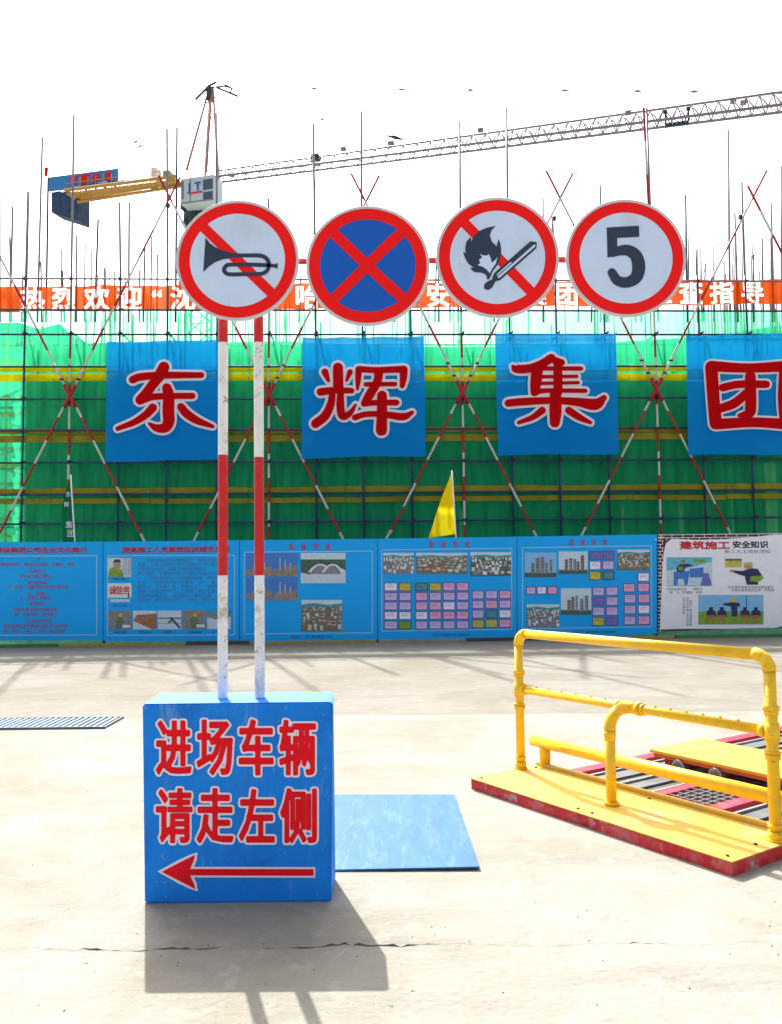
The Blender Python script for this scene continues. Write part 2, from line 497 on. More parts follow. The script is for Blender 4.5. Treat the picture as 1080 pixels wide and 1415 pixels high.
crack = jag(3.745, .006, seed=3, drift=.011, step=.03)
joint = jag(9.40, .003, seed=5, drift=.004, fine=(-7, 9))
def slab(name, lower, upper, mt, seed):
    mb = MB(); n = len(lower); k = len(upper)
    pts = [(x, y, 0) for x, y in lower] + [(x, y, 0) for x, y in reversed(upper)]
    mb.poly(pts, .05 - .004, (0, 0, -1))
    o = mb.build(name, mt, ground)
    return o
rr = random.Random(9)
def gap(P, g0, g1):
    out = []
    g = g0; ph = [rr.uniform(0, 6) for _ in range(3)]
    for x, y in P:
        g = max(g0, g1 * (.5 * math.sin(x * 2.1 + ph[0]) + .45 * math.sin(x * 5.7 + ph[1]) + .3 * math.sin(x * 13 + ph[2]) + rr.uniform(-.7, .5)))
        out.append((x, y + g))
    return out
slab('concrete_slab', [(-40, -8), (41, -8)], crack, G_NEAR, 0)
slab('concrete_slab', gap(crack, .0015, .026), joint, G_NEAR, 1)
slab('concrete_slab', gap(joint, .004, .014), [(-40, 80), (41, 80)], G_FAR, 2)
# small stones and chips scattered over the concrete
mb = MB(); rnd = random.Random(21)
for i in range(260):
    px, py = rnd.uniform(0, 1080), rnd.choice([rnd.uniform(910, 1410), rnd.uniform(1010, 1410)])
    p = gnd(px, py); r = rnd.uniform(.0015, .005) * (1 if py > 1000 else 2)
    if -1.4 < p.x < .5 and 4.0 < p.y < 6.3: continue
    if p.x > .4 and 4.2 < p.y < 9: continue
    a = rnd.uniform(0, 6.28)
    vs = [p + Vector((math.cos(a + k * 1.57) * r * rnd.uniform(.7, 1.5), math.sin(a + k * 1.57) * r * rnd.uniform(.7, 1.5), .0)) for k in range(4)] + [p + Vector((0, 0, r * 1.1))]
    mb.add(vs, [(0, 1, 4), (1, 2, 4), (2, 3, 4), (3, 0, 4)])
tag(mb.build('grit', mat('grit_stone', (.16, .14, .12), .9, .4, 30)), 'scattered grit and stone chips on the concrete yard', 'grit', None, 'stuff')

# ------------------------------------------------------------------ drain grate
GB = mat('blue_grate_paint', (.07, .18, .36), .45, .25, 12, dirt=(.3, .4, .5), dirt_amt=.6, dirt_scale=9)
gx0, gx1, gy0, gy1 = -5.6, -3.0, 8.78, 9.36
t = thing('drain_grate', ((gx0 + gx1) / 2, (gy0 + gy1) / 2, 0), 'long steel drain grate with close blue bars let into the concrete', 'drain grate')
MB().box(((gx0 + gx1) / 2, (gy0 + gy1) / 2, .004), (gx1 - gx0, gy1 - gy0, .004)).build('shade_sheet', DARK, t)  # flat sheet above the slab, its dark colour stands for shade below
mb = MB()
for y in (gy0, gy1): mb.box(((gx0 + gx1) / 2, y, .012), (gx1 - gx0 + .03, .022, .024))
for x in (gx0, gx1): mb.box((x, (gy0 + gy1) / 2, .011), (.02, gy1 - gy0 - .024, .022))
mb.build('frame', mat('grate_frame_steel', (.1, .13, .15), .6, .3, 10), t)
x = gx0 + .035; b0 = None
while x < gx1 - .02:
    if b0 is None:
        b0 = MB().box((x, (gy0 + gy1) / 2, .014), (.036, gy1 - gy0 - .026, .012)).build('bar', GB, t)
    else:
        inst(b0, t, (x, (gy0 + gy1) / 2, .014))
    x += .066

# ------------------------------------------------------------------ sign stand: block, poles, four discs
YF, YB = 4.232, 4.535
st = thing('sign_stand', (-.78, 4.38, 0), 'blue concrete block with two striped poles carrying four round traffic signs', 'sign stand')
def bevel_block():
    b = [at(200, 1248, YF), at(458, 1248, YF), Vector((-.312, YB, 0)), Vector((-1.235, YB, 0))]
    for p in b: p.z = 0.0
    tp = [at(197, 973, YF), at(460, 970, YF), at(461, 955.5, YB), at(221, 957, YB)]
    import bmesh
    bm = bmesh.new()
    vb = [bm.verts.new(p) for p in b]; vt = [bm.verts.new(p) for p in tp]
    bm.faces.new(vb[::-1]); bm.faces.new(vt)
    for i in range(4): bm.faces.new((vb[i], vb[(i + 1) % 4], vt[(i + 1) % 4], vt[i]))
    bmesh.ops.bevel(bm, geom=bm.edges[:], offset=.008, segments=2, affect='EDGES')
    bmesh.ops.recalc_face_normals(bm, faces=bm.faces)
    bm.verts.ensure_lookup_table()
    for i, v in enumerate(bm.verts): v.index = i
    V = [v.co.copy() for v in bm.verts]; Fs = [[v.index for v in f.verts] for f in bm.faces]
    bm.free()
    return build('block', V, Fs, BLUE, st)
block = bevel_block()
def onface(x, y, d):
    """crop pixel (290 px wide crop shown at 1080) -> front face of the block"""
    px, py = 190 + x * 290 / 1080, 960 + y * 290 / 1080
    k = (1248 - py) / 276
    p = at(px, py, YF - d)
    return p
rows = [[(95, 132, 280, 412), (305, 128, 492, 415), (522, 126, 702, 416), (730, 128, 920, 416)],
        [(95, 480, 285, 765), (305, 480, 496, 765), (522, 484, 708, 762), (735, 480, 925, 765)]]
k = 0
for row in rows:
    for (x0, y0, x1, y1) in row:
        ch = BOXTXT[k]; k += 1
        m2 = MB(); glyph_box(m2, ch, 10.5, lambda x, y: onface(x, -y, .0025), x0, -y1, x1, -y0, 6.5)
        m2.build('character_outline', WHITEV, block)
        m1 = MB(); glyph_box(m1, ch, 0, lambda x, y: onface(x, -y, .0045), x0, -y1, x1, -y0, 6.5)
        m1.build('character', RED, block)
AR = [(125, 912), (215, 865), (270, 838), (296, 825), (292, 850), (272, 897), (907, 898), (907, 932), (272, 930), (292, 975), (298, 1000), (270, 985), (215, 957)]
ARO = [(105, 910), (210, 852), (270, 824), (310, 812), (306, 855), (292, 886), (916, 888), (916, 942), (292, 940), (306, 970), (312, 1012), (268, 998), (210, 970)]
MB().poly([onface(x, y, .0025) for x, y in ARO], .002, (0, 1, 0)).build('arrow_outline', WHITEV, block)
MB().poly([onface(x, y, .0045) for x, y in AR], .0015, (0, 1, 0)).build('arrow', RED, block)
YP = 4.385
def banded_pole(pxb, pxt, edges, name):
    """edges: image rows where the paint changes, bottom to top"""
    mb = MB()
    zs = []
    for i, (y, mi) in enumerate(edges):
        f = (962 - y) / (962 - 300)
        zs.append((at(pxb + (pxt - pxb) * f, y, YP), mi))
    for (p, mi), (q, _) in zip(zs[:-1], zs[1:]):
        mb.tube([p, q], .0262, 20, mi, cap=False)
    return mb.build(name, [POLEWHITE, POLERED], st)
banded_pole(308, 309, [(966, 0), (795, 1), (629, 0), (474, 1), (330, 0)], 'pole')
banded_pole(359.5, 357, [(966, 0), (795, 1), (632, 0), (474, 1), (330, 0)], 'pole')
mb = MB(); mb.tube([at(290, 362, YP), at(935, 358, YP)], .016, 12); mb.build('crossbar', POLERED, st)
SGN = [(328.5, 359.5, 84.5), (508, 367, 84), (686.5, 355.5, 84.5), (864, 356.5, 82.5)]
def disc(mb, c, r, y, th, mi=0, n=64, r0=0.0):
    P = [Vector((c[0] + r * math.cos(2 * math.pi * i / n), y, c[1] + r * math.sin(2 * math.pi * i / n))) for i in range(n)]
    if r0:
        Q = [Vector((c[0] + r0 * math.cos(2 * math.pi * i / n), y, c[1] + r0 * math.sin(2 * math.pi * i / n))) for i in range(n)]
        mb.add(P + Q, [(i, (i + 1) % n, n + (i + 1) % n, n + i) for i in range(n)], mi)
    else:
        mb.poly(P, th, (0, 1, 0), mi)
YS = 4.335
def sign(i, lab):
    px, py, rp = SGN[i]
    c3 = at(px, py, YS); R = rp / F * YS * 1.028
    c = (c3.x, c3.z)
    mb = MB()
    disc(mb, c, R, YS, .016, 0)
    s = mb.build('round_sign', [ALU], st); s['label'] = lab
    def loc(x, y, lay):            # sign units (1 = radius, y up)
        return Vector((c[0] + x * R, YS - .0008 * lay, c[1] + y * R))
    mb = MB(); mb2 = MB()
    nseg = 64
    rim = []
    for a in range(nseg + 1):
        an = 2 * math.pi * a / nseg
        rim.append(Vector((c[0] + R * .992 * math.cos(an), YS, c[1] + R * .992 * math.sin(an))))
    mb.tube(rim, .0035, 6, 0, cap=False); mb.build('rim', ALU, s)
    mb = MB(); disc(mb, c, R * .785, loc(0, 0, 1).y, .0005, 0); mb.build('sign_face', [SIGNBLUE if i == 1 else SIGNWHITE], s)
    mb = MB(); disc(mb, c, R * .955, loc(0, 0, 2).y, 0, 0, r0=R * .775); mb.build('red_ring', [SIGNRED], s)
    mb = MB()
    mb.box((c[0], YP - .028, c[1]), (R * .9, .02, .03)); mb.box((c[0], YP - .03, c[1] + R * .4), (R * .7, .018, .025)); mb.build('bracket', ALU, s)
    def slash(x0, y0, x1, y1, w, lay, nm='slash'):
        a = Vector((x0, y0)); b = Vector((x1, y1)); t = (b - a).normalized(); n = Vector((-t.y, t.x)) * w / 2
        MB().poly([loc(*(a + n), lay), loc(*(a - n), lay), loc(*(b - n), lay), loc(*(b + n), lay)], .0003, (0, 1, 0)).build(nm, SIGNRED, s)
    return s, loc, slash
# horn
s, loc, slash = sign(0, 'round sign with red ring, slash and dark horn')
slash(-.57, .57, .57, -.57, .165, 3)
def hl(lay): return lambda x, y: loc((x - 528) / 507, (542 - y) / 507, lay)
mb = MB()
h = hl(4.5)
bell = [(265, 350), (300, 398), (345, 432), (400, 458), (470, 478), (560, 489), (560, 520), (470, 525), (400, 538), (340, 562), (290, 597), (247, 642)]
mb.poly([h(*p) for p in bell], .0002, (0, 1, 0))
stroke_mesh(mb, [(540, 505, 33), (640, 505, 33), (720, 508, 34), (770, 535, 34), (788, 585, 34), (768, 640, 33), (715, 662, 33), (600, 662, 33), (460, 662, 33), (425, 640, 33), (418, 622, 33), (428, 600, 33), (460, 582, 33), (600, 582, 33), (750, 588, 33), (815, 592, 30)], hl(4.9))
mb.poly([hl(5.2)(*p) for p in [(800, 578), (830, 582), (862, 572), (858, 620), (830, 608), (800, 606)]], .0001, (0, 1, 0))
mb.build('horn_symbol', SIGNINK, s)
# no stopping
s, loc, slash = sign(1, 'round blue sign with red ring and red diagonal cross')
slash(-.57, .57, .57, -.57, .175, 3); slash(-.57, -.57, .57, .57, .175, 3.6)
# flame
s, loc, slash = sign(2, 'round sign with red ring, slash, dark flame and match')
slash(-.55, .6, .55, -.6, .165, 3)
def fl(lay): return lambda x, y: loc((x - 525) / 507, (542 - y) / 507, lay)
mb = MB()
flame = [(515, 280), (480, 315), (464, 360), (480, 410), (518, 452), (535, 388), (550, 430), (556, 485), (550, 545), (536, 592), (505, 632), (480, 664), (466, 700), (452, 728), (432, 728), (434, 702), (415, 682), (380, 670), (340, 668), (310, 650), (298, 630), (328, 630), (285, 597), (256, 548), (242, 492), (263, 508), (259, 460), (270, 410), (306, 370), (312, 408), (332, 358), (385, 318), (445, 292)]
mb.poly([fl(4.5)(*p) for p in flame], .0002, (0, 1, 0))
mb.poly([fl(4.5)(*p) for p in [(488, 690), (500, 672), (798, 412), (850, 420), (847, 470), (540, 738), (505, 745), (475, 800), (440, 820), (408, 805), (412, 770), (440, 745), (475, 730)]], .0002, (0, 1, 0))
mb.build('flame_symbol', SIGNINK, s)
mb = MB()
mb.poly([fl(5.1)(*p) for p in [(380, 512), (398, 545), (370, 565), (382, 592), (358, 608), (400, 622), (432, 645), (458, 678), (478, 640), (508, 598), (524, 545), (500, 572), (474, 590), (470, 555), (455, 520), (430, 530), (402, 526)]], .0001, (0, 1, 0))
mb.poly([fl(5.1)(*p) for p in [(520, 708), (532, 722), (836, 458), (838, 440), (828, 440)]], .0001, (0, 1, 0))
mb.poly([fl(5.1)(*p) for p in [(512, 690), (519, 698), (640, 592), (633, 584)]], .0001, (0, 1, 0))
mb.build('flame_highlight', SIGNWHITE, s)
# five
s, loc, slash = sign(3, 'round white sign with red ring and dark number 5')
def nl(lay): return lambda x, y: loc((x - 864) / 82.5, (356.5 - y) / 82.5, lay)
mb = MB()
mb.poly([nl(4)(*p) for p in [(838.5, 313.5), (883, 311.5), (883, 327), (852.5, 328.5), (852, 353), (838.5, 356)]], .0002, (0, 1, 0))
stroke_mesh(mb, [(846, 351, 9), (854, 347, 13), (866, 346, 15.5), (877, 353, 17), (881, 368, 18), (877, 384, 16.5), (864, 391, 15), (851, 388, 14), (844, 377, 12)], nl(4.6))
mb.build('number_five', SIGNINK, s)

# ------------------------------------------------------------------ blue steel plate on the ground
SCR = mat('scratched_blue_plate', (.035, .125, .28), .6, .14, 3, .08, 50, spec=.15, dirt=(.13, .24, .38), dirt_amt=.6, dirt_scale=3.5, stretch=(3.2, .8, 1))
wear(SCR, (.13, .24, .37), 6, .58, .72, .45, (4, .7, 1), .6)
mb = MB()
P = [(-.95, 4.66), (-.3, 4.637), (.458, 4.632), (.452, 5.1), (.44, 5.7), (.436, 6.103), (-.3, 6.13), (-.95, 6.15)]
mb.poly([Vector((x, y, .012 + (.01 if (x > .4 and y < 4.7) else 0))) for x, y in P], .009, (0, 0, -1))
tag(mb.build('steel_plate', SCR), 'scratched pale blue steel plate lying behind the sign block', 'steel plate')

# ------------------------------------------------------------------ wheel wash: platform with pipe railing
PO = Vector((.569, 6.293, 0)); PU = Vector((1.209, -1.793, 0)).normalized(); PV = Vector((-PU.y, PU.x, 0)); PZ = Vector((0, 0, 1))
def pl(u, v, z): return PO + PU * u + PV * v + PZ * z
AX = (PU, PV, PZ)
def lbox(mb, u0, u1, v0, v1, z0, z1, mi=0, f=pl):
    return mb.hexa([f(u0, v0, z0), f(u1, v0, z0), f(u1, v1, z0), f(u0, v1, z0), f(u0, v0, z1), f(u1, v0, z1), f(u1, v1, z1), f(u0, v1, z1)], mi)
def arc(f, a, b, c, r, n=8):
    """rounded corner at b between a-b-c"""
    a, b, c = map(Vector, (a, b, c))
    d1 = (a - b).normalized(); d2 = (c - b).normalized()
    p, q = b + d1 * r, b + d2 * r
    o = b + (d1 + d2) * r
    out = []
    for i in range(n + 1):
        th = math.pi / 2 * i / n
        out.append(o - d2 * r * math.cos(th) - d1 * r * math.sin(th))
    return out
def platform(name, f, label, ulen=2.16, near=True):
    t = thing(name, f(ulen / 2, .35, 0), label, 'platform')
    mb = MB()
    nseg = 18                                    # the skirt is a bent, bumped sheet
    for i in range(nseg):
        a, b = ulen * i / nseg, ulen * (i + 1) / nseg
        w = lambda u: .006 * math.sin(u * 7) + .004 * math.sin(u * 17 + 1)
        mb.add([f(a, w(a), 0), f(b, w(b), 0), f(b, .002, .074), f(a, .002, .074)], [(0, 1, 2, 3)])
    lbox(mb, .003, ulen - .003, .014, .69, .004, .072, 0, f)
    mb.add([f(ulen, 0, 0), f(ulen, .69, 0), f(ulen, .69, .074), f(ulen, 0, .074)], [(0, 1, 2, 3)])
    mb.build('skirt', RSKIRT, t)
    for a, b in ((-.004, 1.082), (1.086, ulen + .004)):
        mb = MB(); lbox(mb, a, b, -.006, .655, .0745, .081, 0, f); mb.build('deck_plate', YELDECK, t)
    mb = MB(); lbox(mb, 0, ulen, .66, .70, .0745, .105, 0, f); mb.build('lip', YELDECK, t)
    for (u, v) in ((.06, .05), (1.02, .05), (1.14, .05), (2.1, .05), (.06, .6), (2.08, .34), (1.14, .6)):
        mb = MB(); p = f(u, v, .081); mb.tube([p, p + PZ * .008], .011, 6); mb.build('bolt', COUP, t)
    V0, TOP, MID = .49, 1.12, .69
    uL, uR = .0 + .01, ulen - .05
    for u in (uL, uR):
        mb = MB(); mb.tube([f(u, V0, .081), f(u, V0, TOP - .09)], .0335, 20)
        p = mb.build('post', YEL, t)
        for z, r, hgt in ((.11, .043, .05), (.165, .042, .02), (.55, .043, .03), (.575, .046, .012), (.825, .046, .03), (.80, .04, .03), (.69, .042, .10), (.088, .05, .012)):
            mb = MB(); mb.tube([f(u, V0, z - hgt / 2), f(u, V0, z + hgt / 2)], r, 20); mb.build('pipe_collar', YEL, p)
    for u, sgn in ((uL, 1), (uR, -1)):
        mb = MB()
        mb.tube(arc(f, f(u, V0, .5), f(u, V0, TOP), f(u + sgn, V0, TOP), .09), .0385, 20); mb.build('elbow', YEL, t)
    mb = MB(); mb.tube([f(uL + .085, V0, TOP), f(uR - .085, V0, TOP)], .034, 20); mb.build('top_rail', YEL, t)
    mb = MB(); mb.tube([f(uL + .03, V0, MID), f(uR - .03, V0, MID)], .029, 20)
    mr = mb.build('middle_rail', YEL, t)
    for u, r in ((uL + .05, .04), (uR - .05, .041), (1.0, .04), (1.17, .045), (1.2, .037)):
        mb = MB(); mb.tube([f(u - .016, V0, MID), f(u + .016, V0, MID)], r, 20); mb.build('pipe_collar', YEL, mr)
    mb = MB(); mb.tube([f(1.02, V0, MID), f(1.16, V0, MID)], .038, 20); mb.build('tee_joint', YEL, mr)
    n0 = None
    for u in [.2, .33, .46, .6, .75, .88, 1.3, 1.42, 1.54, 1.66, 1.78, 1.9]:      # spray nozzles along the water pipe
        q = f(u, V0, MID + .03)
        if n0 is None:
            mb = MB(); mb.tube([q, q + PZ * .012], .0075, 8); n0 = mb.build('spray_nozzle', YEL, mr)
            oq = Vector(wloc(n0)) - q
        else: inst(n0, mr, q + oq)
    # feed post bending into the water pipe
    um, vm = 1.085, .295
    mb = MB(); mb.tube([f(um, vm, .081), f(um, vm, MID - .14)], .034, 20); fp = mb.build('post', YEL, t)
    for z, r, hgt in ((.092, .05, .02), (MID - .15, .04, .04), (MID - .165, .036, .06)):
        mb = MB(); mb.tube([f(um, vm, z - hgt / 2), f(um, vm, z + hgt / 2)], r, 20); mb.build('pipe_collar', YEL, fp)
    mb = MB(); mb.tube(arc(f, f(um, vm, 0), f(um, vm, MID), f(um, vm + 1, MID), .13) + [f(um, V0 - .02, MID)], .039, 20); mb.build('elbow', YEL, t)
    # low guide pipe along the rear edge on short stubs
    mb = MB(); mb.tube([f(-.06, .69, .262), f(ulen + .5, .69, .262)], .045, 20); mb.build('guide_rail', YEL, t)
    for u in (.07, ulen - .08):
        mb = MB(); mb.tube([f(u, .69, .106), f(u, .69, .235)], .042, 16); mb.build('stub', YEL, t)
    return t
platform('wheel_wash_platform', pl, 'yellow wheel wash platform with red skirt and pipe railing beside the blue plate')
def pm(u, v, z): return PO + PU * (u + .42) + PV * (4.35 - v) + PZ * z
platform('wheel_wash_platform', pm, 'far yellow platform beyond the red beams, cut by the right picture edge')

# track of red beams, rollers and mesh between the platforms
tr = thing('wheel_wash_track', pl(1.1, 2.2, 0), 'red steel beams with rollers and wire grating behind the yellow railing', 'wheel wash')
for u0, u1 in ((.20, .31), (1.0, 1.08), (1.43, 1.53), (2.05, 2.15)):
    mb = MB(); lbox(mb, u0, u1, .84, 3.72, .002, .062); mb.build('beam', RBEAM, tr)
mb = MB(); lbox(mb, .12, 2.3, .78, .832, .002, .05); mb.build('beam', RBEAM, tr)
mb = MB(); lbox(mb, .15, 2.25, .835, 3.7, .001, .0055); mb.build('pan', DARK, tr)
OLIVE = mat('dark_olive_strip', (.06, .065, .045), .6, .3, 9)  # dark olive strips set low in the gaps between slats
for u0, u1, z0, z1, m_, nm in ((.36, .378, .012, .05, GALV, 'angle_bar'), (.39, .52, .012, .034, STEEL, 'slat'), (.535, .64, .008, .018, OLIVE, 'slat'), (.652, .672, .012, .05, GALV, 'angle_bar'), (.685, .80, .012, .034, STEEL, 'slat'), (.812, .92, .008, .018, OLIVE, 'slat'), (.94, .958, .012, .05, GALV, 'angle_bar'),
                               (1.58, 1.6, .012, .05, GALV, 'angle_bar'), (1.615, 1.73, .012, .034, STEEL, 'slat'), (1.745, 1.84, .008, .018, OLIVE, 'slat'), (1.86, 1.88, .012, .05, GALV, 'angle_bar'), (1.895, 2.02, .012, .034, STEEL, 'slat')):
    mb = MB(); lbox(mb, u0, u1, .86, 3.68, z0, z1); mb.build(nm, m_, tr)
gr0 = None
for v in np.arange(.88, 3.68, .085):
    c = pl(1.255, float(v), .052)
    if gr0 is None:
        mb = MB(); lbox(mb, 1.082, 1.428, float(v) - .003, float(v) + .003, .044, .06); gr0 = mb.build('mesh_wire', GALV, tr); og = Vector(wloc(gr0)) - c
    else: inst(gr0, tr, c + og)
for u in np.arange(1.13, 1.42, .058):
    mb = MB(); lbox(mb, float(u) - .003, float(u) + .003, .86, 3.68, .041, .056); mb.build('mesh_wire', GALV, tr)
cp = thing('cover_plate', pl(1.4, 1.72, .06), 'yellow steel cover plate raised on round rollers over the red beams', 'cover plate')
mb = MB(); lbox(mb, .52, 2.75, 1.385, 2.06, .178, .2); mb.build('plate', YELDECK, cp)
mb = MB(); lbox(mb, .54, 2.74, 1.40, 2.03, .148, .1775); mb.build('frame', mat('orange_frame_paint', (.62, .12, .03), .5, .2, 8), cp)
for u in (.78, 1.1, 1.9, 2.3):
    mb = MB(); mb.tube([pl(u, 1.372, .115), pl(u, 1.40, .115)], .052, 24, 0); mb.tube([pl(u, 1.366, .115), pl(u, 1.3745, .115)], .034, 20, 1)
    mb.build('roller', [GALV, STEEL], cp)
    mb = MB(); mb.tube([pl(u, 1.405, .11), pl(u, 2.0, .11)], .03, 14); mb.build('axle', STEEL, cp)
for u in (.62, 2.6):
    for v in (1.5, 1.95):
        mb = MB(); lbox(mb, u - .03, u + .03, v - .03, v + .03, .063, .147); mb.build('foot', RBEAM, cp)

# ------------------------------------------------------------------ scaffold
wl, W = wl_s, W_s
LEV = [388, 430, 463, 507, 551, 593, 637, 680, 719, 768, 830, 878]     # rows seen at x = 640
ZL = [wl(640, y)[1] for y in LEV]
STX = [-35, 33, 97, 165, 231, 300, 372, 437, 502, 567, 638, 705, 770, 837, 906, 968, 1035, 1100]
SS = [wl(x, 550)[0] for x in STX]
S0, S1 = SS[0] - .6, SS[-1] + .6
STAR = {97, 372, 638, 906}
TOPS = {-35: 230, 33: 265, 97: 160, 165: 280, 231: 178, 300: 157, 372: 275, 437: 171, 502: 154, 567: 330, 638: 169, 705: 149, 770: 300, 837: 256, 906: 150, 968: 345, 1035: 252, 1100: 180}
sc = thing('scaffold', W(0, .5, 0), 'long tube scaffold with striped diagonal braces behind the blue information boards', 'scaffold')
def bands(mb, p, q, r, seg, start=0, n=8):
    p, q = Vector(p), Vector(q); L = (q - p).length; k = max(1, int(round(L / seg))); 
    for i in range(k):
        mb.tube([p.lerp(q, i / k), p.lerp(q, (i + 1) / k)], r, n, (i + start) % 2, cap=False)
for px, s in zip(STX, SS):
    ztop = wl(px, TOPS[px])[1]
    if px in STAR:
        mb = MB(); bands(mb, W(s, -.03, 0), W(s, -.03, wl(px, 430)[1]), .034, .72, 1)
        mb.tube([W(s, -.03, wl(px, 430)[1]), W(s + random.uniform(-.05, .05), -.03, ztop)], .036, 8, 2)
        if px == 906: bands(mb, W(s, -.03, wl(px, 430)[1]), W(s - .12, -.03, ztop), .037, 1.0, 1)
        mb.build('standard', [TRED, TWHITE, TUBE2], sc)
    else:
        mb = MB(); zc = wl(px, 380)[1]
        mb.tube([W(s, 0, 0), W(s, 0, zc)], .032, 8); mb.tube([W(s, 0, zc), W(s + random.uniform(-.06, .06), 0, ztop)], .036, 8, 1)
        mb.build('standard', [TUBE, TUBE2], sc)
    # inner row
    mb = MB(); mb.tube([W(s + .1, 1.05, 0), W(s + .1, 1.05, wl(px, 440 - random.uniform(0, 40))[1])], .030, 8); mb.build('standard', TUBE, sc)
for i, z in enumerate(ZL):
    j = random.uniform(-.015, .015)
    mb = MB(); mb.tube([W(S0, -.055, z + j), W(S1, -.055, z - j)], .031, 8); mb.build('ledger', TUBE if i else TUBE2, sc)
    if 2 <= i:
        mb = MB(); mb.tube([W(S0, 1.0, z - .04), W(S1, 1.0, z - .02)], .028, 8); mb.build('ledger', TUBE, sc)
# couplers
cb = MB(); cb.box((0, 0, 0), (.055, .06, .06)); cb.tube([(-.05, -.03, 0), (.05, -.03, .0)], .011, 6); cb.tube([(0, -.05, -.04), (0, -.05, .045)], .01, 6)
c0 = None
for px, s in zip(STX, SS):
    for i, z in enumerate(ZL[:9]):
        p = W(s, -.045, z)
        if c0 is None:
            c0 = build('coupler', [Vector(v) + p for v in cb.v], cb.f, COUP, sc, origin=p)
        else:
            inst(c0, sc, p, rot=(random.uniform(-.3, .3), random.uniform(-.5, .5), 0), scale=(1.0 + .5 * (i % 2 == 0), 1, 1.0 + .2 * (i % 2 == 0)))
# transoms from the outer to the inner row
t0 = None
for px, s in zip(STX, SS):
    for z in ZL[2:9:2]:
        p = W(s + .05, .5, z + .05)
        if t0 is None:
            mb = MB(); mb.tube([p - WN * .68, p + WN * .68], .028, 8); t0 = mb.build('transom', TUBE, sc, origin=p)
        else: inst(t0, sc, p)
# toe boards in pairs at the walkways
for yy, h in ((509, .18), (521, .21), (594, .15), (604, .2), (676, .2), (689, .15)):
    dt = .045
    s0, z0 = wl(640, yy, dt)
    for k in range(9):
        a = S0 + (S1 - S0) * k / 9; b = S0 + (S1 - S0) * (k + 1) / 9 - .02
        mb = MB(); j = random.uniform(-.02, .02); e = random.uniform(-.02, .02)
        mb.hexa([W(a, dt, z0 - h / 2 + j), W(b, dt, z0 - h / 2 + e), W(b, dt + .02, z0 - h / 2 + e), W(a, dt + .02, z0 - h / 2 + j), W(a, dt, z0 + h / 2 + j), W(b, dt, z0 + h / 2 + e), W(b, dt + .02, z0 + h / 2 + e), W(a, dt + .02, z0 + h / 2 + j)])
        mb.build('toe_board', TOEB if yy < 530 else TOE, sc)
# striped diagonal braces through the star nodes
NODES = [(97, 545), (372, 543), (638, 540), (906, 536)]
NODES = [(-172, 547)] + NODES + [(1172, 532)]
slope = 138 / 272
for i, (nx, ny) in enumerate(NODES):
    for sg in (-1, 1):
        if 0 < i < 5 or (i == 0 and sg > 0) or (i == 5 and sg < 0):
            # from below the node up past it, through the upper crossing
            dep = -.10 if sg > 0 else -.15
            a = wp(nx - sg * slope * 225, ny + 225, dep); b = wp(nx, ny, dep); ext = 300 if 0 < i < 5 else 275
            c = wp(nx + sg * slope * ext, ny - ext, dep)
            mb = MB(); bands(mb, a, b, .034, .74, 1); bands(mb, b, b.lerp(c, .5), .034, .8, 0); bands(mb, b.lerp(c, .5), c, .033, .95, 1)
            mb.build('brace', [TRED, TWHITE], sc)
    if 0 < i < 5:
        # the splice: short doubled tubes and swivel couplers
        for sg in (-1, 1):
            a = wp(nx - sg * slope * 16, ny + 18, -.19); b = wp(nx + sg * slope * 40 + sg * 3, ny - 44, -.19)
            mb = MB(); mb.tube([a, a.lerp(b, .5)], .062, 8, 0); mb.tube([a.lerp(b, .5), b], .036, 8, 1); mb.build('splice_tube', [TRED, TWHITE], sc)
            for f in (.62, .9):
                p = a.lerp(b, f); mb = MB(); mb.box(p, (.10, .09, .05), (WD, WN, PZ)); mb.build('coupler', COUP, sc)
# crossings showing above the banner
for (cx, cy) in ((233, 270), (505, 275), (765, 288), (1022, 286)):
    p = wp(cx, cy + 14, -.12)
    mb = MB(); mb.box(p, (.09, .09, .12), (WD, WN, PZ)); mb.build('coupler', COUP, sc)
# loose uprights standing above the top rail, each a tube or bar of its own
LOOSE = [(0, 207, 0), (18, 286, 14), (40, 267, 36), (59, 190, 52), (67, 245, 64), (85, 345, 85), (106, 326, 106), (118, 338, 117), (136, 303, 131), (179, 280, 178), (159, 375, 159), (193, 374, 193), (245, 176, 243), (435, 250, 436), (635, 253, 632), (749, 274, 750), (946, 270, 949), (1005, 180, 1008), (1014, 295, 1019), (1064, 281, 1069), (1079, 230, 1080), (962, 357, 963), (967, 345, 969), (1000, 362, 1001), (1040, 352, 1041), (146, 372, 146), (218, 352, 217), (57, 362, 58), (1052, 330, 1054), (985, 340, 986)]
lr = random.Random(77)
for k in range(34):
    x = lr.uniform(5, 1075); LOOSE.append((x, lr.uniform(322, 384), x + lr.uniform(-3, 3)))
for k, (x, y, xb) in enumerate(LOOSE):
    d = .12 + .9 * (k % 3) / 2
    mb = MB(); mb.tube([wp(xb, 445, d), wp(x, y, d)], .027 if y > 320 else .034, 8); mb.build('upright', TUBE2 if k % 4 else TUBE, sc)
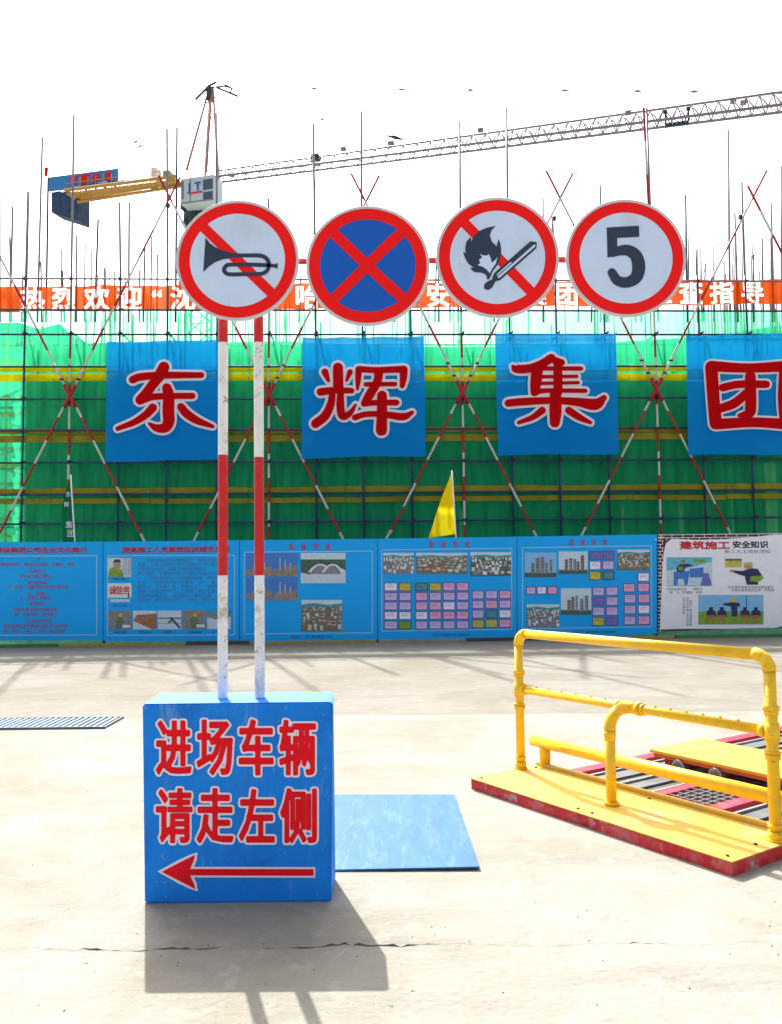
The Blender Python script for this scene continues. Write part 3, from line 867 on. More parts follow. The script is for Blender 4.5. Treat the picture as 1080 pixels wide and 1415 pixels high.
# a yellow stair tower behind the net at the left end
YST = mat('yellow_stair_paint', (.7, .55, .04), .55, .2, 5)
rnd = random.Random(4)
for x in (-20, 8, 40):
    mb = MB(); mb.tube([wp(x, 760, 1.9), wp(x + 2, 452, 1.9)], .03, 8); mb.build('stair_tube', YST, sc)
for k, y in enumerate(range(470, 760, 24)):
    mb = MB(); a, b = (-24, 44) if k % 2 else (44, -24)
    mb.tube([wp(a, y, 1.9), wp(b, y + rnd.uniform(10, 26), 2.3)], .026, 8); mb.build('stair_tube', YST if k % 3 else GALV, sc)
    mb = MB(); s0, z0 = wl(10, y + 6, 2.3); mb.box(W(s0, 2.4, z0), (1.0, .6, .04), (WD, WN, PZ)); mb.build('stair_tread', YST if k % 2 else GALV, sc)

# ------------------------------------------------------------------ safety nets
def net_sheet(name, s0, s1, z0, z1, d, mt, parent, amp=.025, seed=0, top=None):
    rnd = random.Random(seed); nx, nz = 36, 10; vs = []; fs = []
    ph = [rnd.uniform(0, 6.28) for _ in range(4)]
    for j in range(nz + 1):
        for i in range(nx + 1):
            u = i / nx; s = s0 + (s1 - s0) * u
            zt = z1 if top is None else top(s)
            z = z0 + (zt - z0) * j / nz
            dd = d + amp * (math.sin(s * 5.1 + ph[0]) * .5 + math.sin(s * 11.3 + ph[1] + z * .4) * .35 + math.sin(z * 4 + ph[2]) * .3 + math.sin(s * 23 + ph[3]) * .15)
            vs.append(W(s, dd, z))
    for j in range(nz):
        for i in range(nx):
            a = j * (nx + 1) + i
            fs.append((a, a + 1, a + nx + 2, a + nx + 1))
    return build(name, vs, fs, mt, parent, sm=[True] * len(fs))
nt = thing('safety_net', W(0, .1, 1.5), 'green mesh safety net stretched behind the front row of scaffold tubes', 'safety net')
zb, ztp = wl(640, 775)[1], wl(640, 429)[1]
step = (S1 - S0) / 9
for k in range(9):
    net_sheet('net_sheet', S0 + k * step, S0 + (k + 1) * step - .004, zb, ztp, .125 + .004 * (k % 2), NET, nt, seed=k)
wl, W = wl_b, W_b
for k in range(4):          # low strip under the boards
    a = S0 + (S1 - S0) * k / 4
    net_sheet('net_sheet', a * .8, (a + (S1 - S0) / 4) * .8 - .01, .015, .5, -.1, NET, nt, amp=.03, seed=20 + k)
wl, W = wl_s, W_s
ntb = thing('safety_net', W(0, 9, 5), 'paler green net on the far side of the unfinished building, seen over its roof', 'safety net')
prof = [(-80, 446), (28, 446), (55, 455), (83, 447), (97, 461), (117, 474), (400, 472), (600, 482), (690, 480), (800, 476), (960, 466), (1000, 462), (1060, 452), (1160, 440)]
DB = 9.0
pr = [(wl(x, y, DB)[0], wl(x, y, DB)[1]) for x, y in prof]
def topz(s):
    return float(np.interp(s, [a for a, b in pr], [b for a, b in pr]))
sb0, sb1 = wl(-80, 470, DB)[0], wl(1160, 470, DB)[0]
for k in range(7):
    a = sb0 + (sb1 - sb0) * k / 7
    net_sheet('net_sheet', a, a + (sb1 - sb0) / 7 - .01, 1.0, 9, DB, NETB, ntb, seed=40 + k, top=topz)

# ------------------------------------------------------------------ unfinished building behind the net
bd = thing('unfinished_building', W(0, 6, 0), 'unfinished concrete building behind the green net with rebar standing on its roof', 'building')
DF = 1.3
bs0, _ = wl(50, 600, DF); bs1, _ = wl(1180, 600, DF); _, zr = wl(540, 481, DF)
nb = 8
wbay = (bs1 - bs0) / nb
for k in range(nb + 1):
    mb = MB(); mb.box(W(bs0 + k * wbay, DF + .25, zr / 2 - .1), (.5, .5, zr - .2), (WD, WN, PZ)); mb.build('column', CONC, bd)
for z in (.1, 2.9, 5.7, zr - .14):
    mb = MB(); mb.box(W((bs0 + bs1) / 2, DF + 2.3, z), (bs1 - bs0 + .6, 4.4, .28), (WD, WN, PZ)); mb.build('floor_slab', CONC, bd)
for k in range(nb):
    for z0, z1 in ((.25, 2.75), (3.05, 5.55), (5.85, zr - .29)):
        a, b = bs0 + k * wbay + .255, bs0 + (k + 1) * wbay - .255
        mb = MB(); mb.box(W((a + b) / 2, DF + .35, (z0 + z1) / 2), (b - a, .2, z1 - z0 - .01), (WD, WN, PZ)); mb.build('infill_panel', CONC, bd)
mb = MB(); mb.box(W(bs0 + .1, DF + 2.5, zr / 2), (.25, 4.0, zr - .32), (WD, WN, PZ)); mb.build('side_wall', CONC, bd)
for k in range(nb):
    a = bs0 - .3 + k * (bs1 - bs0 + .5) / nb
    net_sheet('cladding_net', a, a + (bs1 - bs0 + .5) / nb - .01, .05, zr + .02, DF - .1, NETD, bd, amp=.04, seed=60 + k)
GAPLIGHT = mat('gap_light_paint', (.55, .6, .35), .5, .15, 5)  # pale strips in place of daylight coming through gaps in the building
for x, y0, y1, w in ((637, 705, 760, .12), (941, 690, 760, .13), (973, 690, 760, .03), (980, 695, 760, .03), (1012, 680, 745, .05), (1066, 640, 745, .35), (860, 700, 750, .08)):
    s0, z0 = wl(x, y1, .6); _, z1 = wl(x, y0, .6)
    mb = MB(); mb.box(W(s0, .6, (z1) / 2), (w, .06, z1), (WD, WN, PZ)); mb.build('gap_light_strip', GAPLIGHT, bd)
RB = mat('rusty_rebar', (.16, .12, .10), .7, .3, 6)
rnd = random.Random(12)
for k in range(130):
    d = rnd.uniform(DF + .6, DF + 4)
    x = rnd.choice([rnd.uniform(50, 1080), rnd.uniform(960, 1080), rnd.uniform(120, 420)])
    yt = rnd.uniform(385, 440) if rnd.random() < .75 else rnd.uniform(338, 385)
    s0, z1 = wl(x, yt, d)
    mb = MB(); mb.tube([W(s0, d, zr - .05), W(s0 + rnd.uniform(-.08, .08), d, z1)], .019, 5); mb.build('rebar', RB, bd)

# ------------------------------------------------------------------ orange welcome banner
ob = thing('welcome_banner', wp(540, 428, .0), 'long orange banner with white characters tied along the top of the scaffold', 'banner')
OPOS = [45, 89, 134, 179, 217, 253, 297, 425, 470, 605, 649, 737, 782, 825, 868, 911, 954, 997, 1039]
OD = .06
def ozc(x): return 414 - 11 * x / 1080
osA, ozA = wl(-60, ozc(-60), OD); osB, ozB = wl(1160, ozc(1160), OD)
OH = 18 * 24.5 / F
def cloth_pt(a, b):
    """point of the welcome banner: a along it, b above its middle line"""
    z = ozA + (ozB - ozA) * (a - osA) / (osB - osA)
    sag = .016 * math.sin(a * 2.1) + .010 * math.sin(a * 5.3 + 1)
    return W(a, OD + .014 * math.sin(a * 3.3) + .01 * math.sin(a * 7.7) + .012 * math.cos(b / OH * 2), z + b + sag * (1 if b > 0 else -.8) * abs(b) / OH)
mb = MB(); sz = 35.5 * 24.45 / F; cur = osA
def plain(a, b):
    k = max(1, int((b - a) / .15))
    for i in range(k):
        for j in range(6):
            u0, u1 = a + (b - a) * i / k, a + (b - a) * (i + 1) / k; v0, v1 = -OH + OH * j / 3, -OH + OH * (j + 1) / 3
            mb.add([cloth_pt(u0, v0), cloth_pt(u1, v0), cloth_pt(u1, v1), cloth_pt(u0, v1)], [(0, 1, 2, 3)], 0, True)
for k, (ch, x) in enumerate(zip(ORANGE, OPOS)):
    s0, _ = wl(x, ozc(x), OD)
    hw = sz * (.5 if ch != '“' else .36)
    if s0 - hw < cur: hw = s0 - cur
    if k + 1 < len(OPOS): hw = min(hw, (wl(OPOS[k + 1], ozc(x), OD)[0] - s0) / 2)
    plain(cur, s0 - hw); cur = s0 + hw
    V = np.array(GLYPH[(ch, 0)][0]) * sz
    ex = -.5 * sz if ch != '“' else -(V[:, 0].min() + V[:, 0].max()) / 2
    vs, fs, _, _ = contour(ch, sz, sz, .03 * sz, 48, (-hw - ex, -OH + .38 * sz, hw - ex, OH + .38 * sz))
    mb.add([cloth_pt(s0 + x_ + ex, y_ - .38 * sz) for x_, y_ in vs], fs)
    vs, fs, _, _ = contour(ch, sz, sz, .03 * sz, 48)
    m2 = MB(); m2.add([cloth_pt(s0 + x_ + ex, y_ - .38 * sz) for x_, y_ in vs], fs); m2.build('character', PRINTPLAIN, ob)
plain(cur, osB)
mb.build('cloth', ORANGECL, ob)

# ------------------------------------------------------------------ four blue banners with brush characters
def ch_dong(x, y): return 140 + x / 6, 460 + y / 6
def ch_hui(x, y): return 410 + x / 5.838, 460 + y / 5.838
def ch_ji(x, y): return 680 + x / 6, 455 + y / 6
def ch_tuan(x, y): return 540 + x / 2, 360 + y / 2
DONG = [[(262, 388, 62), (330, 364, 62), (500, 352, 58), (700, 350, 50), (832, 350, 46)], [(520, 285, 92), (490, 345, 92), (430, 425, 80), (375, 500, 80), (325, 555, 80)],
        [(340, 552, 70), (430, 530, 55), (600, 523, 50), (758, 522, 50)], [(545, 455, 76), (560, 520, 90), (558, 650, 95), (560, 735, 92), (530, 785, 82), (460, 788, 60), (400, 752, 24)],
        [(428, 620, 70), (370, 680, 62), (270, 742, 50), (138, 793, 36)], [(662, 612, 62), (710, 670, 70), (800, 728, 60), (925, 775, 30)]]
HUI = [[(335, 280, 80), (338, 450, 82)], [(230, 315, 56), (258, 385, 26)], [(432, 315, 44), (405, 385, 20)], [(195, 476, 62), (300, 463, 52), (445, 466, 44)],
       [(290, 490, 52), (275, 580, 62), (230, 670, 70), (155, 732, 72)], [(355, 490, 54), (355, 600, 64), (372, 672, 58), (430, 650, 46), (478, 578, 18)],
       [(502, 292, 50), (498, 380, 44), (492, 455, 20)], [(502, 292, 50), (650, 300, 48), (850, 292, 54)], [(858, 295, 62), (855, 360, 58), (845, 428, 38)],
       [(560, 415, 36), (788, 412, 34)], [(665, 320, 72), (650, 400, 66), (590, 500, 72), (548, 568, 56)], [(552, 570, 46), (650, 562, 44), (798, 562, 48)],
       [(472, 682, 48), (560, 656, 44), (700, 656, 50), (850, 676, 58), (925, 642, 30)], [(690, 505, 78), (690, 650, 82), (686, 785, 88)]]
JI = [[(485, 238, 70), (400, 292, 72), (300, 325, 70), (195, 328, 66), (168, 308, 30)], [(520, 262, 62), (572, 275, 52)], [(370, 320, 92), (358, 430, 92), (348, 520, 70)], [(540, 275, 72), (540, 520, 74)],
      [(420, 325, 34), (600, 325, 34), (732, 325, 34)], [(390, 393, 28), (698, 390, 26)], [(390, 448, 28), (708, 442, 26)], [(345, 522, 52), (450, 508, 38), (768, 510, 34)],
      [(128, 612, 60), (250, 600, 62), (500, 590, 56), (700, 602, 68), (850, 622, 92), (922, 568, 46)], [(520, 540, 92), (520, 680, 98), (515, 772, 82)],
      [(410, 672, 60), (330, 730, 46), (215, 773, 30)], [(630, 672, 60), (710, 725, 54), (810, 773, 28)]]
TUAN = [[(884, 294, 32), (890, 380, 32), (896, 450, 32)], [(884, 292, 28), (985, 297, 24), (1090, 292, 28)], [(896, 452, 28), (1000, 447, 25), (1092, 452, 28)], [(1090, 292, 34), (1085, 380, 32), (1092, 452, 34)],
        [(916, 351, 20), (960, 342, 19), (1036, 342, 19)], [(992, 320, 28), (993, 400, 29), (988, 422, 26), (962, 428, 10)], [(985, 362, 20), (950, 393, 24), (912, 408, 22)]]
BANS = [((148, 472), (315, 468), (314, 635), (146, 638), ch_dong, DONG, 6, 22, 'blue banner with a red brush character behind the left striped pole'),
        ((418, 466), (585, 464), (587, 630), (417, 633), ch_hui, HUI, 5.838, 22, 'blue banner with a red brush character below the blue crossed sign'),
        ((683, 461), (850, 461), (854, 627), (687, 629), ch_ji, JI, 6, 22, 'blue banner with a red brush character below the flame and number signs'),
        ((947, 463), (1118, 460), (1118, 627), (950, 629), ch_tuan, TUAN, 2, 6.5, 'blue banner with a red boxed character, cut by the right picture edge')]
for bi, (tl, trr, br, bl, cf, data, scl, grow, lab) in enumerate(BANS):
    D = -.24
    b = thing('name_banner', (wp(*bl, D) + wp(*br, D)) / 2, lab, 'banner', 'blue name banners on the scaffold')
    nx, nz = 24, 20; vs = []; fs = []
    for j in range(nz + 1):
        for i in range(nx + 1):
            u, v = i / nx, j / nz
            x = (tl[0] * (1 - u) + trr[0] * u) * (1 - v) + (bl[0] * (1 - u) + br[0] * u) * v
            y = (tl[1] * (1 - u) + trr[1] * u) * (1 - v) + (bl[1] * (1 - u) + br[1] * u) * v
            sag = 1.5 * abs(math.sin(u * math.pi * (2.0 + bi % 2))) * (1 - v) + .8 * math.sin(u * 7 + bi) * v
            vs.append(wp(x, y + sag, D + .018 * math.sin(u * 9 + bi) * math.sin(v * 5 + bi) + .012 * math.sin(u * 21 + v * 6 + bi * 2) * (1 - v) + .01 * math.sin(v * 17 + u * 3 + bi)))
    for j in range(nz):
        for i in range(nx):
            a = j * (nx + 1) + i; fs.append((a, a + nx + 1, a + nx + 2, a + 1))
    build('cloth', vs, fs, BANNER, b, sm=[True] * len(fs))
    m2 = MB(); m1 = MB()
    for k, stq in enumerate(data):
        stroke_mesh(m2, stq, lambda x, y: wp(*cf(x, y), D - .05 - .0011 * k), grow)
        stroke_mesh(m1, stq, lambda x, y: wp(*cf(x, y), D - .068 - .0011 * k), 1.0)
    m2.build('character_outline', PRINTWHITE, b)
    m1.build('character', PRINTRED, b)
    for c in (tl, trr):
        mb = MB(); p = wp(*c, D); mb.tube([p, W(wl(*c)[0], -.06, p.z + .12)], .012, 6); mb.build('tie_rope', COUP, b)

# ------------------------------------------------------------------ information boards
wl, W = wl_b, W_b
BBLUE = mat('board_blue_print', (.008, .40, .98), .55, .05, 1.2, spec=.2, dirt=(.02, .48, 1.0), dirt_amt=.4, dirt_scale=1.0)
BEDGE = mat('board_edge', (.02, .16, .42), .5, .1, 4)
BLINE = mat('board_pale_line', (.35, .62, .85), .5, .03)
TRD = mat('board_red_text', (.42, .02, .06), .5, .05)
TRW = mat('board_text_shadow', (.6, .55, .75), .5, .05)
TDK = mat('board_dark_text', (.02, .06, .16), .5, .05)
TTL = mat('board_teal_text', (.06, .22, .42), .5, .05)
def flat(n, c): return mat('print_' + n, c, .5, .06 if n in ('paper', 'lilac', 'pink', 'purple', 'brick') else .1 if n in ('sky', 'sky2', 'haze', 'white', 'snow') else .28, 9 if n in ('paper', 'lilac', 'pink', 'purple') else 14)
PCOL = {n: flat(n, c) for n, c in dict(sky=(.22, .5, .82), sky2=(.05, .2, .6), haze=(.55, .7, .8), grass=(.05, .12, .09), grey=(.22, .24, .26), dark=(.03, .05, .08), tan=(.28, .22, .18), white=(.72, .74, .78), tower=(.32, .32, .34), tower2=(.16, .2, .26), brown=(.35, .14, .08), snow=(.55, .66, .8), olive=(.13, .17, .11), lilac=(.62, .5, .82), pink=(.82, .4, .62), purple=(.12, .07, .34), yellow=(.55, .5, .08), lime=(.2, .36, .04), teal=(.06, .28, .34), skin=(.5, .28, .18), red=(.6, .02, .03), navy=(.02, .03, .1), orange=(.6, .18, .04), cyan=(.12, .5, .66), violet=(.16, .16, .5), paper=(.86, .86, .95), brick=(.09, .02, .035), black=(.015, .015, .02), cream=(.6, .56, .38)).items()}
PN = list(PCOL); PM = [PCOL[n] for n in PN]
def quad(mb, x0, y0, x1, y1, col, d, skew=0.0):
    mb.add([wp(x0, y1 + 0, d), wp(x1, y1 + skew, d), wp(x1, y0 + skew, d), wp(x0, y0, d)], [(0, 1, 2, 3)], PN.index(col))
def polyp(mb, pts, col, d):
    mb.add([wp(x, y, d) for x, y in pts], [tuple(range(len(pts)))], PN.index(col))
DBD = -.36
D1, D2, D3, D4 = DBD - .004, DBD - .007, DBD - .010, DBD - .013
def line_text(parent, text, x0, x1, y, h, mt, off=.012, name='text_line', d=D2, dy=0.0):
    mb = MB(); n = len(text); w = (x1 - x0) / n
    for k, ch in enumerate(text):
        if ch == ' ': continue
        s0, z0 = wl(x0 + w * (k + .5), y + dy * k, d); k1 = 18.6 / F
        em_mesh(mb, ch, off, lambda a, b: W(a, d, b), s0, z0, w * k1 * 1.02, h * k1)
    o = mb.build(name, mt, parent); o['kind'] = 'stuff'
    return o
rnd = random.Random(31)
def fill(n, gaps=True):
    return ''.join(' ' if gaps and rnd.random() < .12 else rnd.choice(FILL) for _ in range(n))
def board(x0, x1, ytl, ytr, ybl, ybr, label, name='information_board', mt=None):
    b = thing(name, (wp(x0, ybl, DBD) + wp(x1, ybr, DBD)) / 2, label, 'board', 'information boards along the hoarding')
    q = [wp(x0, ybl, DBD), wp(x1, ybr, DBD), wp(x1, ytr, DBD), wp(x0, ytl, DBD)]
    mb = MB(); mb.poly(q, .03, WN); mb.build('panel', mt or BBLUE, b)
    for a, c in ((q[0], q[3]), (q[1], q[2])):
        mb = MB(); mb.tube([a + WN * .06 - PZ * a.z, c + WN * .06], .025, 8); mb.build('frame_post', BEDGE, b)
    return b
def border(b, x0, y0, x1, y1, sk=0.0):
    mb = MB(); t = .55
    for (a, c, e, f) in ((x0, y0, x1, y0), (x0, y1, x1, y1)):
        mb.add([wp(a, c - t, D1), wp(e, f + sk - t, D1), wp(e, f + sk + t, D1), wp(a, c + t, D1)], [(0, 3, 2, 1)])
    for x, s in ((x0, 0), (x1, sk)):
        mb.add([wp(x - t, y0 + s + t, D1), wp(x + t, y0 + s + t, D1), wp(x + t, y1 + s - t, D1), wp(x - t, y1 + s - t, D1)], [(0, 3, 2, 1)])
    mb.build('border_line', BLINE, b)
def towers(mb, x0, y0, x1, y1, n, cols, d, base=.85, lo=.2, hi=.6, seed=0):
    r = random.Random(seed); w = (x1 - x0) / n
    for k in range(n):
        a = x0 + w * k + r.uniform(0, .2) * w; b = a + w * r.uniform(.5, .85)
        t = y0 + (y1 - y0) * r.uniform(lo, hi)
        quad(mb, a, t, b, y0 + (y1 - y0) * base, r.choice(cols), d)
        quad(mb, a + (b - a) * .65, t, b, y0 + (y1 - y0) * base, 'tower2', d - .0016)
        m = int((y1 - y0) * .12)
        for q in range(m):
            yy = t + 1.5 + q * 4
            if yy < y0 + (y1 - y0) * base - 2: quad(mb, a + .3, yy, b - .3, yy + .8, 'dark', d - .003)
def aerial(mb, x0, y0, x1, y1, d, seed, cols=('white', 'grey', 'tan', 'cream'), bg='grass', n=40):
    r = random.Random(seed); quad(mb, x0, y0, x1, y1, bg, d); w, h = x1 - x0, y1 - y0
    quad(mb, x0, y0, x1, y0 + h * .16, 'haze', d - .001); polyp(mb, [(x0, y0 + h * .24), (x0, y0 + h * .15), (x0 + w * .3, y0 + h * .1), (x0 + w * .65, y0 + h * .16), (x1, y0 + h * .11), (x1, y0 + h * .24)], 'teal', d - .0015)
    cl = lambda x, y: (min(max(x, x0), x1), min(max(y, y0), y1))
    e = d - .002
    for k in range(5):                                    # roads
        v = .3 + .16 * k; polyp(mb, [cl(x0, y0 + h * v), cl(x1, y0 + h * (v + .08)), cl(x1, y0 + h * (v + .1)), cl(x0, y0 + h * (v + .02))], 'grey', e - k * .0001)
    rows = 6; i = 0
    for j in range(rows):
        v = .22 + .7 * (j / rows) ** 1.15; m = 12 - j
        for q in range(m):
            if r.random() < .18: continue
            sc_ = .5 + .75 * v; bx = x0 + w * (q + r.uniform(.1, .4)) / m; by = y0 + h * (v + r.uniform(-.02, .03)); bw = w / m * r.uniform(.45, .75); bh = h * .11 * sc_ * r.uniform(.6, 1.5); i += 1; z = e - .001 - i * .00004
            polyp(mb, [cl(bx, by), cl(bx + bw, by + .5), cl(bx + bw, by + .5 + bh), cl(bx, by + bh)], r.choice(cols), z)
            polyp(mb, [cl(bx + bw, by + .5), cl(bx + bw * 1.35, by - .3), cl(bx + bw * 1.35, by - .3 + bh), cl(bx + bw, by + .5 + bh)], 'tower2', z)
            polyp(mb, [cl(bx, by), cl(bx + bw * .35, by - .8), cl(bx + bw * 1.35, by - .3), cl(bx + bw, by + .5)], r.choice(('white', 'cream', 'brown', 'haze')), z - .00002)
            if r.random() < .6: polyp(mb, [cl(bx - 1.2, by + bh), cl(bx + .4, by + bh - 1.2), cl(bx + 1.4, by + bh + .4)], 'olive', z - .00003)
def pic(b, x0, y0, x1, y1, kind, seed=0, sk=0.0):
    mb = MB(); d = D2
    if kind == 'aerial': aerial(mb, x0, y0, x1, y1, d, seed)
    elif kind == 'aerialw': aerial(mb, x0, y0, x1, y1, d, seed, ('white', 'white', 'grey'), 'grey', 90)
    elif kind == 'aerialt': aerial(mb, x0, y0, x1, y1, d, seed, ('tan', 'brown', 'cream'), 'olive', 150)
    elif kind in ('tower', 'tower_dusk', 'site'):
        quad(mb, x0, y0, x1, y1, 'sky' if kind == 'tower' else ('haze' if kind == 'tower_dusk' else 'sky2'), d)
        quad(mb, x0, y0 + (y1 - y0) * .82, x1, y1, 'grass' if kind != 'site' else 'tan', d - .001)
        if kind == 'site':
            polyp(mb, [(x0, y1 - (y1 - y0) * .2), (x0 + (x1 - x0) * .3, y0 + (y1 - y0) * .6), (x1, y0 + (y1 - y0) * .55), (x1, y1 - 1)], 'tan', d - .0015)
            for q in range(3):
                xx = x0 + (x1 - x0) * (.3 + .2 * q); quad(mb, xx, y0 + (y1 - y0) * (.2 + .1 * q), xx + .8, y0 + (y1 - y0) * .7, 'white', d - .002)
            quad(mb, x0, y0 + (y1 - y0) * .7, x1, y0 + (y1 - y0) * .8, 'grey', d - .0025)
        else: towers(mb, x0 + (x1 - x0) * .2, y0, x1 - (x1 - x0) * .1, y1, 5, ['tower', 'tan'] if kind == 'tower' else ['brown', 'tan', 'tower'], d - .003, seed=seed, lo=.15, hi=.45)
    elif kind == 'hall':
        quad(mb, x0, y0, x1, y1, 'grass', d); quad(mb, x0, y0, x1, y0 + 9, 'haze', d - .001)
        polyp(mb, [(x0, y1), (x0, y0 + 27), (x0 + 12, y0 + 30), (x0 + 22, y0 + 20), (x0 + 48, y0 + 18), (x1, y0 + 24), (x1, y1)], 'snow', d - .002)
        for q, (cx_, wd) in enumerate(((27, 17), (44, 15))):
            ar = [(x0 + cx_ - wd + 2 * wd * t_ / 10, y0 + 27 - 12 * math.sin(math.pi * t_ / 10) ** .8) for t_ in range(11)]
            polyp(mb, ar, 'white', d - .003 - q * .002); polyp(mb, [(a_ + (x0 + cx_ - a_) * .18, b_ + 2.2) for a_, b_ in ar], 'grey', d - .004 - q * .002)
    elif kind == 'worker':
        quad(mb, x0, y0, x1, y1, 'grey', d); quad(mb, x0, y0, x1, y0 + (y1 - y0) * .3, 'tan', d - .001)
        cx = (x0 + x1) / 2; hh = y1 - y0
        polyp(mb, [(cx - 5, y1 - 2), (cx - 6, y0 + hh * .5), (cx - 2, y0 + hh * .3), (cx + 4, y0 + hh * .35), (cx + 6, y0 + hh * .6), (cx + 3, y1 - 2)], 'olive', d - .002)
        polyp(mb, [(cx - 2, y0 + hh * .32), (cx - 1, y0 + hh * .15), (cx + 3, y0 + hh * .15), (cx + 4, y0 + hh * .32)], 'yellow', d - .003)
        quad(mb, cx + 3, y0 + hh * .75, x1 - 2, y0 + hh * .9, 'white', d - .003)
    elif kind == 'portrait':
        quad(mb, x0, y0, x1, y1, 'haze', d)
        for q in range(5): quad(mb, x1 - 12 + q * 2.6, y0, x1 - 11 + q * 2.6, y1 - 2, 'grey', d - .001)
        polyp(mb, [(x0, y1), (x0 + 2, y1 - 11), (x0 + 9, y1 - 14), (x0 + 19, y1 - 10), (x0 + 22, y1)], 'lime', d - .002)
        polyp(mb, [(x0 + 8, y0 + 9), (x0 + 10, y0 + 5), (x0 + 17, y0 + 5), (x0 + 18, y0 + 12), (x0 + 14, y0 + 17), (x0 + 9, y0 + 14)], 'skin', d - .003)
        polyp(mb, [(x0 + 7, y0 + 8), (x0 + 9, y0 + 2), (x0 + 17, y0 + 2), (x0 + 18, y0 + 6), (x0 + 10, y0 + 6)], 'dark', d - .004)
    elif kind == 'floor':
        quad(mb, x0, y0, x1, y1, 'haze', d)
        polyp(mb, [(x0 + 5, y0 + 6), (x1, y0 + 4), (x1, y1 - 1), (x1 - 6, y1), (x0, y0 + 14)], 'brown', d - .001)
    elif kind == 'beam':
        quad(mb, x0, y0, x1, y1, 'snow', d); quad(mb, x0, y0 + 10, x1, y0 + 11.5, 'dark', d - .001); quad(mb, x0, y0 + 17, x1, y0 + 18, 'grey', d - .001)
        polyp(mb, [(x0 + 16, y0 + 10), (x0 + 19, y0 + 9), (x1 - 1, y1 - 3), (x1 - 2, y1)], 'dark', d - .002)
        polyp(mb, [(x0 + 14, y0 + 16), (x0 + 20, y0 + 11), (x0 + 21, y0 + 13), (x0 + 15, y0 + 18)], 'dark', d - .003)
    elif kind == 'hands':
        quad(mb, x0, y0, x1, y1, 'grey', d); polyp(mb, [(x0, y0 + 10), (x0 + 12, y0 + 13), (x1, y0 + 9), (x1, y1), (x0, y1)], 'snow', d - .001)
        quad(mb, x0, y0, x1, y0 + 6, 'teal', d - .001)
    elif kind == 'slogan':
        quad(mb, x0, y0, x1, y1 - 8, 'white', d); quad(mb, x0 + 3, y1 - 6, x1 - 2, y1 - 2, 'snow', d); quad(mb, x1 - 5, y0 + 13, x1 - 3, y1 - 8, 'dark', d - .001)
    o = mb.build('picture', PM, b)
    return o
CERT = {}
def cert(b, x, y, w, h, col, fr='purple'):
    mb = MB(); quad(mb, x, y, x + w, y + h, fr, D2); quad(mb, x + 1.2, y + 1.2, x + w - 1.2, y + h - 1.2, col, D2 - .002)
    for k in range(2):
        yy = y + 3.2 + k * 2.6
        if yy < y + h - 2.5: quad(mb, x + 3, yy, x + w - 3 - rnd.uniform(0, 3), yy + .55, 'violet' if col != 'yellow' else 'orange', D2 - .004)
    return mb.build('certificate', PM, b)
def grid(b, x0, y0, nx, ny, px, py, w, h, special=None, skew=0.0):
    special = special or {}
    for j in range(ny):
        for i in range(nx):
            c = special.get((i, j), rnd.choice(['lilac', 'lilac', 'pink', 'lilac', 'paper']))
            if c is None: continue
            cert(b, x0 + i * px, y0 + j * py + skew * i, w, h, c, 'grass' if c in ('yellow', 'lime') else ('dark' if c == 'teal' else 'purple'))
# board 1
b = board(-46, 142.3, 749.5, 748.5, 885, 884.5, 'blue board with centred rows of small red text, at the left picture edge')
border(b, -36, 768.5, 134, 878, -.6)
line_text(b, '东辉建设集团公司企业文化简介', -28, 121, 760, 8, TRD, .03, 'title_text')
for y, a, c in ((772, 40, 62), (780, -10, 104), (789, 40, 63), (796, 26, 77), (805, 38, 65), (811, 6, 95), (820, 38, 62), (826, 28, 70), (834, 40, 62), (842, 18, 80), (849, 20, 80), (858, 33, 72), (865, 5, 95), (872, 6, 95)):
    line_text(b, fill(max(3, int((c - a) / 5.2))), a, c, y, 5.4, TRD)
# board 2
b = board(143.3, 331, 748.5, 746.5, 885.5, 886.5, 'blue board with a square text field above a row of five small photos')
border(b, 149, 768, 324.5, 878, -.8)
line_text(b, '提高施工人员素质促进城市发展', 169, 318, 760, 8.5, TRD, .03, 'title_text', dy=-.08)
pic(b, 149.5, 771, 182, 797, 'portrait'); o = pic(b, 149.5, 806, 182, 834, 'slogan')
line_text(b, '诚信务', 151, 180, 815.5, 12, PCOL['red'], .02, 'picture_text', d=D4)
for k, kd in enumerate(('worker', 'floor', 'beam', 'worker', 'hands')):
    pic(b, 150 + k * 34.2, 844 - .2 * k, 182.5 + k * 34.2, 870 - .2 * k, kd, k)
    line_text(b, fill(6, False), 157 + k * 34.2, 176 + k * 34.2, 873.5, 3.4, TDK)
line_text(b, fill(5, False), 156, 176, 800.5, 3.4, TDK); line_text(b, fill(5, False), 156, 176, 837, 3.4, TDK)
for k in range(10):
    line_text(b, '  ' + fill(19) if k in (0, 4) else fill(21), 190, 316, 774 + k * 6.1, 5.2, TTL)
# board 3
b = board(332, 521.8, 746.5, 744.5, 886.5, 885, 'blue board with a group of four photos, a white hall photo and an aerial photo')
border(b, 338, 763, 515, 876, -1.5)
line_text(b, '企 业 文 化', 399, 458, 755, 9, TRD, .03, 'title_text')
for k, (x, y) in enumerate(((341, 764.5), (376.5, 764.5), (341, 797.5), (376.5, 797.5))):
    pic(b, x, y, x + 35, y + 32, 'site', k)
pic(b, 416, 764, 478, 806, 'hall'); pic(b, 417, 829, 473, 872, 'aerialt', 4)
line_text(b, fill(20), 402, 460, 880, 3.6, TDK)
